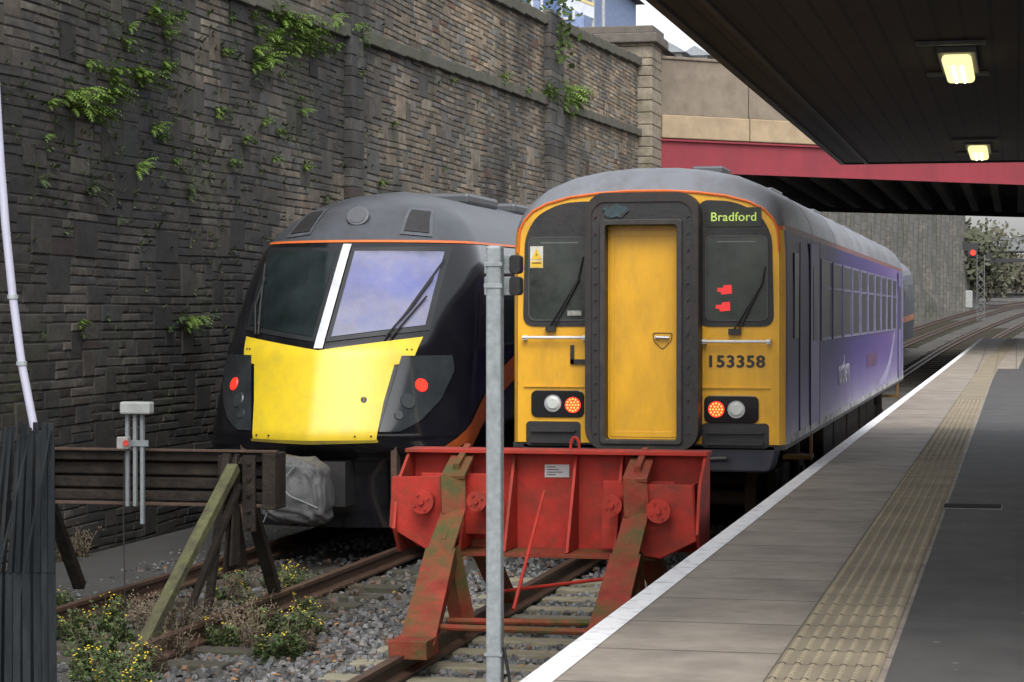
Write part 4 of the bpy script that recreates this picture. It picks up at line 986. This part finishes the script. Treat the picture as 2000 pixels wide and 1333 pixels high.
# ------------------------------------------------------------------ plants
def fern_mesh(seed,nf,ln,mat):
    rn=random.Random(seed);b=B()
    for k in range(nf):
        a=rn.uniform(-1.35,1.35);l=ln*rn.uniform(.45,1.1);up=rn.uniform(.2,.9)
        pos=Vector((0,rn.uniform(-.10,.10),rn.uniform(-.06,.06)));dirv=Vector((.55+rn.random()*.4,math.sin(a),up*math.cos(a)+.15)).normalized();stp=l/8
        side=dirv.cross(Vector((0,0,1))).normalized()
        prev=pos
        for i in range(8):
            nxt=prev+dirv*stp;wd=l*.14*math.sin(math.pi*(i+1.2)/9.5)
            s2=dirv.cross(Vector((0,0,1)));s2=(s2.normalized() if s2.length>.05 else side)
            for sg in(-1,1):
                tip=prev+dirv*stp*.9+s2*sg*wd+Vector((0,0,-.01))
                b.add([prev,prev+dirv*stp*.75,tip],[(0,1,2)])
            b.add([prev+s2*.004,prev-s2*.004,nxt],[(0,1,2)])
            dirv=(dirv+Vector((.0,0,-.17))).normalized();prev=nxt
    me=bpy.data.meshes.new("fern_plant");me.from_pydata([tuple(p) for p in b.v],[],b.f);me.materials.append(mat);return me
leafm2=M("fern_dull",(.055,.085,.025),.7,var=.4,scale=3)
fm_=[fern_mesh(i,28,.28,leafm) for i in range(5)]
fd_=[fern_mesh(20+i,16,.30,leafm2) for i in range(3)]
spots=[(150,205,1.5),(178,225,1.2),(130,195,1.0),(165,190,1.0),(225,190,1.1),(228,150,1.1),(283,160,1.25),(270,145,.8),(300,35,1.2),(330,45,.9),(258,55,.5),(305,255,.9),(318,270,.6),(370,635,1.1),(355,625,.7),(160,635,.6),(165,655,.5),(85,350,.7),(95,270,.4),
(540,95,1.5),(520,125,1.3),(560,60,1.4),(590,50,1.3),(610,75,1.1),(575,100,1.0),(555,40,1.2),(600,100,.9),(500,135,.8),(620,55,1.0),(430,225,.8),(440,105,.7),(550,150,.5),(690,60,1.0),(700,80,.8),(695,150,.8),(690,110,.6),(690,200,.6),(770,95,.5),(885,160,.5),(1110,188,1.6),(1070,182,1.3),(1130,200,1.2),(1025,180,.9),(978,155,.9),(1115,225,.8),(1095,215,1.0),
(480,275,.7),(520,240,.7),(545,260,.6),(595,220,.7),(540,315,.6),(600,330,.6),(275,330,.8),(290,325,.5),(370,370,.7),(372,385,.5),(345,318,.5),(235,430,.4),(455,320,.6),(590,195,.5),(640,388,.7),(745,360,.6),(870,330,.5),(455,40,.5),(360,30,.5),(650,45,.9),(175,130,.6),(200,140,.6),(770,245,.5),(935,200,.4),(530,30,.8),(845,620,.3),(1100,200,1.2),(180,375,.9),(505,60,.8),(540,20,.9),(585,80,1.0),(525,75,.9),(630,95,.8)]
rn=random.Random(2)
ext=[]
for (u,v,s) in spots:
    if s>=1.0:
        for _ in range(2): ext.append((u+rn.gauss(0,30),v+rn.gauss(0,24),s*rn.uniform(.4,.7)))
for i,(u,v,s) in enumerate(spots+ext):
    Yw,Zw=onX(WX+.05,u,v)
    if Zw>zcop(Yw)+.1: continue
    dull=(s<.75 and rn.random()<.4) or (u,v)==(180,375)
    me=(rn.choice(fd_) if dull else rn.choice(fm_))
    o=bpy.data.objects.new("fern_plant",me);COL.objects.link(o);o.location=(WX+.02,Yw,Zw)
    sc=s*rn.uniform(.9,1.15)*(1+max(0,(Yw-25))*.014);o.scale=(sc,sc*rn.choice([-1,1]),sc);o.rotation_euler=(rn.uniform(-.3,.3),0,rn.uniform(-.2,.2))
    o["label"]="dull small fern rooted in the stone wall joints" if dull else "bright green fern tuft growing from the stone wall";o["category"]="fern";o["group"]="ferns growing on the stone wall"
b=B()
for i in range(720):
    u=rn.gauss(400,230);v=rn.gauss(240,180)
    if u<0 or u>1000 or v<0 or v>700: continue
    Yw,Zw=onX(WX+.05,u,v)
    if Zw<0: continue
    for k in range(rn.randint(2,5)):
        p=Vector((WX+.02,Yw+rn.uniform(-.05,.05),Zw));d_=Vector((rn.uniform(.3,.8),rn.uniform(-1,1),rn.uniform(-.4,1))).normalized()*rn.uniform(.05,.12);s2=d_.cross(Vector((0,0,1))).normalized()*.015
        b.add([p,p+d_*.5+s2,p+d_,p+d_*.5-s2],[(0,1,2,3)])
b.obj("wall_sprigs",leafm2,loc=(WX,30,3),label="tiny sprigs and moss in the wall joints",cat="moss",kind="stuff",fix=False)
def weed_mesh(seed,h,nst,nfl,dry=False):
    rn=random.Random(seed);b=B()
    for k in range(nst):
        a=rn.random()*6.28;l=h*rn.uniform(.4,1.1);d_=Vector((math.cos(a)*rn.uniform(.1,.7),math.sin(a)*rn.uniform(.1,.7),1)).normalized();p=Vector((rn.gauss(0,.06),rn.gauss(0,.06),0));st=l/6
        for i in range(6):
            q=p+d_*st;b.cyl(p,q,.003,3,1)
            for _ in range(8 if not dry else 2):
                a2=rn.random()*6.28;dd=Vector((math.cos(a2),math.sin(a2),rn.uniform(-.2,.8))).normalized();ll=rn.uniform(.025,.065);s2=dd.cross(Vector((0,0,1))).normalized()*ll*.22
                b.add([p,p+dd*ll*.5+s2,p+dd*ll,p+dd*ll*.5-s2],[(0,1,2,3)],1 if dry else 0)
            d_=(d_+Vector((rn.uniform(-.2,.2),rn.uniform(-.2,.2),0))).normalized();p=q
        if rn.random()<nfl:
            for _ in range(rn.randint(2,5)):
                c_=p+Vector((rn.gauss(0,.022),rn.gauss(0,.022),rn.gauss(0,.014)));r=rn.uniform(.006,.012);n_=6
                vs=[c_+Vector((r*math.cos(t_),r*math.sin(t_),rn.uniform(-.003,.003))) for t_ in [6.283*j/n_ for j in range(n_)]]+[c_+Vector((0,0,.007))]
                b.add(vs,[(j,(j+1)%n_,n_) for j in range(n_)]+[tuple(range(n_-1,-1,-1))],2)
        elif dry:
            for _ in range(10):
                c_=p+Vector((rn.gauss(0,.03),rn.gauss(0,.03),rn.gauss(0,.03)));b.add([c_,c_+Vector((.012,0,.004)),c_+Vector((.002,.008,.012))],[(0,1,2)],1)
    me=bpy.data.meshes.new("weed_plant");me.from_pydata([tuple(p) for p in b.v],[],b.f)
    for m_ in(leafd,drym,flower): me.materials.append(m_)
    me.polygons.foreach_set("material_index",b.m);return me
wf=[weed_mesh(i,.36,26,.4) for i in range(4)];wd_=[weed_mesh(30+i,.36,30,.0,True) for i in range(3)];wg=[weed_mesh(50+i,.28,26,.06) for i in range(3)]
def onG(u,v,z=-.2):
    zc=(H-z)*F/(v-612);xc=(u-1000)/F*zc;return xc*C-zc*S_,xc*S_+zc*C
wsp=[(150,1240,'g',1),(200,1240,'f',1.1),(235,1255,'g',.9),(215,1300,'g',1),(260,1330,'f',1),(190,1370,'f',1),(130,1260,'f',1.0),(250,1350,'g',1),(240,1390,'f',1.2),(560,1160,'f',1),(530,1150,'g',.9),(590,1165,'f',.9),(500,1215,'f',1),(480,1230,'g',1),(530,1250,'g',1.2),(580,1250,'f',1),(610,1240,'f',.9),(560,1270,'g',1.2),(470,1260,'d',1.1),(340,1250,'d',1.3),(380,1265,'d',1.2),(310,1280,'g',1),(350,1290,'d',1),(430,1250,'d',1.1),(440,1270,'g',1.1),(500,1275,'d',1),(170,1290,'g',1.2),(280,1235,'d',1),(150,1090,'d',1.1),(125,1100,'d',1),(640,1200,'d',.7),(690,1170,'d',.6),(230,1200,'g',.8),(420,1180,'g',.8),(460,1150,'g',.9),(540,1190,'d',1),(600,1200,'g',.8),(520,1290,'g',1),(600,1275,'d',.8),(460,1180,'d',1),(120,1200,'g',1.1),(300,1320,'d',1),(570,1285,'g',1),(220,1330,'g',1.1),(160,1320,'g',1)]
for u,v,t,s in wsp:
    x,y=onG(u,v);me=rn.choice({'f':wf,'d':wd_,'g':wg}[t]);o=bpy.data.objects.new("weed_plant",me);COL.objects.link(o)
    o.location=(x,y,-.21);o.scale=(s*.85,)*3;o.rotation_euler=(0,0,rn.random()*6.28)
    o["label"]={'f':"green weed with small yellow flowers in the ballast",'d':"dry brown seed-head weed in the ballast",'g':"low leafy green weed in the ballast"}[t];o["category"]="weed";o["group"]="weeds growing around the tracks"

def tree(name,x,y,z,h,r,col,seed,label,dens=1400,ls=(.1,.28)):
    rn=random.Random(seed)
    t=top_empty(name,(x,y,z),label,"tree","trees beyond the walls")
    tm=M("bark_far",(.10,.098,.09),.9);b=B();b.cyl((x,y,z),(x,y,z+h*.5),.028*h,8,r1=.015*h)
    tips=[]
    for k in range(12):
        a=rn.random()*6.28;p0=Vector((x,y,z+h*rn.uniform(.2,.5)));p1=p0+Vector((math.cos(a)*r*.7,math.sin(a)*r*.7,h*rn.uniform(.1,.40)));b.cyl(p0,p1,.010*h,6,r1=.004*h);tips.append(p1)
    b.obj("trunk",tm,t)
    b=B()
    for k in range(dens):
        c_=rn.choice(tips)+Vector((rn.gauss(0,r*.26),rn.gauss(0,r*.26),rn.gauss(0,h*.11)));s=rn.uniform(*ls)
        a=Vector((rn.gauss(0,1),rn.gauss(0,1),rn.gauss(0,1))).normalized()*s;c2_=a.orthogonal().normalized()*s*.7
        b.add([c_-a,c_+c2_,c_+a,c_-c2_],[(0,1,2,3)])
    b.obj("crown",M("crown_far",col,.9,var=.15,scale=.6,spec=.05),t,fix=False)
for i,(u,y,vt,r,c_) in enumerate([(1885,152,446,3.2,(.085,.09,.062)),(1906,165,440,2.6,(.10,.098,.07)),(1928,180,500,2.5,(.12,.11,.085)),(1955,215,528,4,(.15,.145,.125)),(1985,225,525,4,(.16,.155,.135)),(1925,205,520,3,(.13,.115,.09)),(2015,235,515,5,(.17,.165,.145))]):  # crown colours get paler with distance: haze is in the colour
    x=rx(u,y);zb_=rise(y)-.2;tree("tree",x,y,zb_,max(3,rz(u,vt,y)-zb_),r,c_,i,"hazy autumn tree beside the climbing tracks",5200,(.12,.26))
x_s=rx(1045,47);tree("shrub",x_s,47,7.4,2.3,.8,(.06,.085,.03),44,"green shrub growing behind the wall coping",500,(.05,.12))
b=B();rn=random.Random(8)
for k in range(6000):
    Y=rn.uniform(240,330);X=rn.uniform(-20,60);z=rise(Y)+rn.random()**1.3*(5+3*noise.noise(Vector((X*.1,Y*.05,0))))
    s=rn.uniform(.3,.8);a=Vector((rn.gauss(0,1),rn.gauss(0,1),rn.gauss(0,1))).normalized()*s;c2_=a.orthogonal().normalized()*s;c_=Vector((X,Y,z));b.add([c_-a,c_+c2_,c_+a,c_-c2_],[(0,1,2,3)])
b.obj("woodland",M("woodland_haze",(.20,.198,.185),.95,var=.12,scale=.3,spec=.05),loc=(20,280,6),label="hazy distant woodland beyond the tracks",cat="woodland",kind="stuff",fix=False)  # distance haze baked into the leaf colour
b=B();rows=[]
for i,X in enumerate(range(-900,901,60)): rows.append([(X,900,0),(X,940,34+12*noise.noise(Vector((X*.004,0,0))))])
b.grid(rows);b.obj("hills",M("hill_haze",(.34,.36,.38),1,var=.05),label="pale misty hill on the horizon",cat="hill",kind="structure",fix=False)  # mist is painted in as a pale base colour

sg=top_empty("signal_post",(-1.95,130,rise(130)),"lattice railway signal post showing a red light","signal")
ys_=130
b=B();x=rx(1915,ys_);zb_=rise(130)-.2
for dx in(-.2,.2):
    for dy in (0,.4): b.cyl((x+dx,ys_+dy,zb_),(x+dx,ys_+dy,rz(1915,498,ys_)),.022,6)
for k in range(7):
    z=zb_+k*.42;b.beam((x-.2,ys_,z),(x+.2,ys_,z+.42),.022,.022);b.beam((x+.2,ys_,z),(x-.2,ys_,z+.42),.022,.022)
galvf=M("galv_haze",(.13,.135,.14),.6);b.obj("post",galvf,sg)  # distant steel, haze mixed into its flat grey
sgm=M("signal_black",(.02,.02,.022),.5)
b=B();b.box(rx(1879,ys_),rx(1890,ys_),ys_,ys_+.3,rz(1880,488,ys_),rz(1880,473,ys_));b.box(rx(1890,ys_),rx(1909,ys_),ys_,ys_+.3,rz(1900,502,ys_),rz(1900,475,ys_));b.box(rx(1892,ys_),rx(1920,ys_),ys_+.1,ys_+.2,rz(1900,506,ys_),rz(1900,502,ys_));b.obj("signal_head",sgm,sg)
b=B();c_=Vector(P(1900,494,ys_-.1));b.cyl(c_,c_+Vector((0,.1,0)),.16,16);b.obj("signal_lamp",redglow,sg)
gy=150
ga=top_empty("footbridge",P(1940,560,gy),"grey hazy footbridge with lattice sides spanning the far tracks","bridge")
b=B()
zt_,zb2=rz(1950,466,gy),rz(1950,490,gy);xa,xb=rx(1903,gy),9+curve(gy)
for z in(zt_,zb2):
    for dy in(0,1.6): b.beam((xa,gy+dy,z),(xb,gy+dy,z),.10,.10)
x=xa;k=0
while x<xb: b.beam((x,gy,zt_ if k%2 else zb2),(x+.5,gy,zb2 if k%2 else zt_),.05,.05);x+=.5;k+=1
pale=M("bridge_pale",(.20,.21,.215),.7)  # haze put into the panel's pale base colour
b.obj("lattice_side",galvf,ga)
b=B();b.box(xa,xb,gy+.1,gy+1.5,zb2-.12,zb2+.05);b.obj("deck",galvf,ga)
b=B();b.box(xa,xb,gy+1.65,gy+1.7,zb2+.05,zt_-.1);b.obj("side_panel",pale,ga)
for xx in(xa,xb):
    b=B();b.box(xx-.12,xx+.12,gy,gy+.8,rise(gy)-.3,zb2);b.obj("support",galvf,ga)
b=B();y2=gy-2;b.box(rx(1926,y2),rx(1938,y2),y2,y2+.4,rz(1930,517,y2),rz(1930,494,y2));b.box(rx(1938,y2),rx(2030,y2),y2,y2+.3,rz(1960,513,y2),rz(1960,506,y2));b.beam(P(1932,495,y2),P(1932,488,y2+2),.1,.1);b.obj("hanging_signal",sgm,ga)
cb=B();y3=112
cb.box(rx(1885,y3),rx(1899,y3),y3,y3+.4,rz(1890,602,y3),rz(1890,568,y3));cb.obj("equipment_cabinet",M("cabinet",(.30,.31,.30),.6),loc=P(1890,602,y3),label="pale grey trackside equipment cabinet",cat="cabinet",bevel=.04)

def building(name,x0,x1,y0,y1,z0,z1,wallm,roofm,label,wins,ridge=2.2):
    t=top_empty(name,((x0+x1)/2,(y0+y1)/2,z0),label,"building")
    b=B();b.box(x0,x1,y0,y1,z0,z1);b.obj("wall",wallm,t)
    b=B();xm=(x0+x1)/2;b.prism_y([(x0-.3,z1),(x1+.3,z1),(xm,z1+ridge)],y0-.3,y1+.3);b.obj("roof",roofm,t)
    gl=M("window_blue",(.06,.11,.25),.15);fr=M("window_white",(.5,.5,.52),.5)
    for zz in wins:
        x=x1-.35
        while x-1.0>x0:
            xa_,xb_=x-.95,x
            b=B();b.box(xa_,xb_,y0-.04,y0,zz,zz+1.0);w_=b.obj("window",gl,t)
            b=B();b.ring_y([(xa_-.08,zz-.08),(xb_+.08,zz-.08),(xb_+.08,zz+1.08),(xa_-.08,zz+1.08)],[(xa_,zz),(xb_,zz),(xb_,zz+1.0),(xa_,zz+1.0)],y0-.08,y0-.001);b.obj("window_frame",fr,w_)
            x-=1.35
roofm=M("slate_roof",(.09,.075,.075),.8,var=.2,scale=3)
building("street_building",-22,rx(1140,70),70,80,8,13.5,M("render_wall",(.20,.26,.42),.8),roofm,"blue street building with white framed windows and slate roof",(10.3,11.75),2.5)
Yh=82;building("street_house",rx(1128,Yh),rx(1242,Yh),Yh,Yh+8,8,rz(1240,64,Yh),M("house_stone",(.20,.16,.13),.9),roofm,"stone house with dark slate roof",(),.9)
for i,(u0,u1,vt) in enumerate(((1288,1330,98),(1335,1380,104))):
    Yh=115+i*8;building("distant_house",rx(u0,Yh),rx(u1,Yh),Yh,Yh+8,8,rz(u0,vt+7,Yh),M("far_house",(.35,.34,.32),.9),M("far_roof",(.25,.27,.29),.8),"hazy distant house roof above the bridge",(),rz(u0,vt-12,Yh)-rz(u0,vt+7,Yh))  # wall and roof colours paled to imitate haze
sgn=top_empty("banner_sign",(-13,66,8),"white and blue banner sign on poles above the wall","sign")
yy=64.5
b=B();b.add([P(1092,-20,yy),P(1160,8,yy),P(1160,38,yy),P(1092,10,yy)],[(0,1,2,3)]);b.obj("banner_panel",M("banner_white",(.5,.53,.62),.5),sgn)
b=B();b.add([P(1092,-20,yy-.02),P(1160,8,yy-.02),P(1160,14,yy-.02),P(1092,-13,yy-.02)],[(0,1,2,3)]);b.obj("banner_stripe",M("banner_yellow",(.55,.45,.2),.5),sgn)
for u in(1096,1158): 
    b=B();a=P(u,30,yy+.1);b.cyl((a[0],a[1],8),(a[0],a[1],a[2]+.6),.05,8);b.obj("banner_post",galv,sgn)
a=P(1178,-30,66);b=B();b.cyl((a[0],a[1],8),a,.07,10,r1=.05);b.obj("lamp_column",galv,loc=(a[0],a[1],8),label="grey street lamp column on the upper road",cat="lamp post")
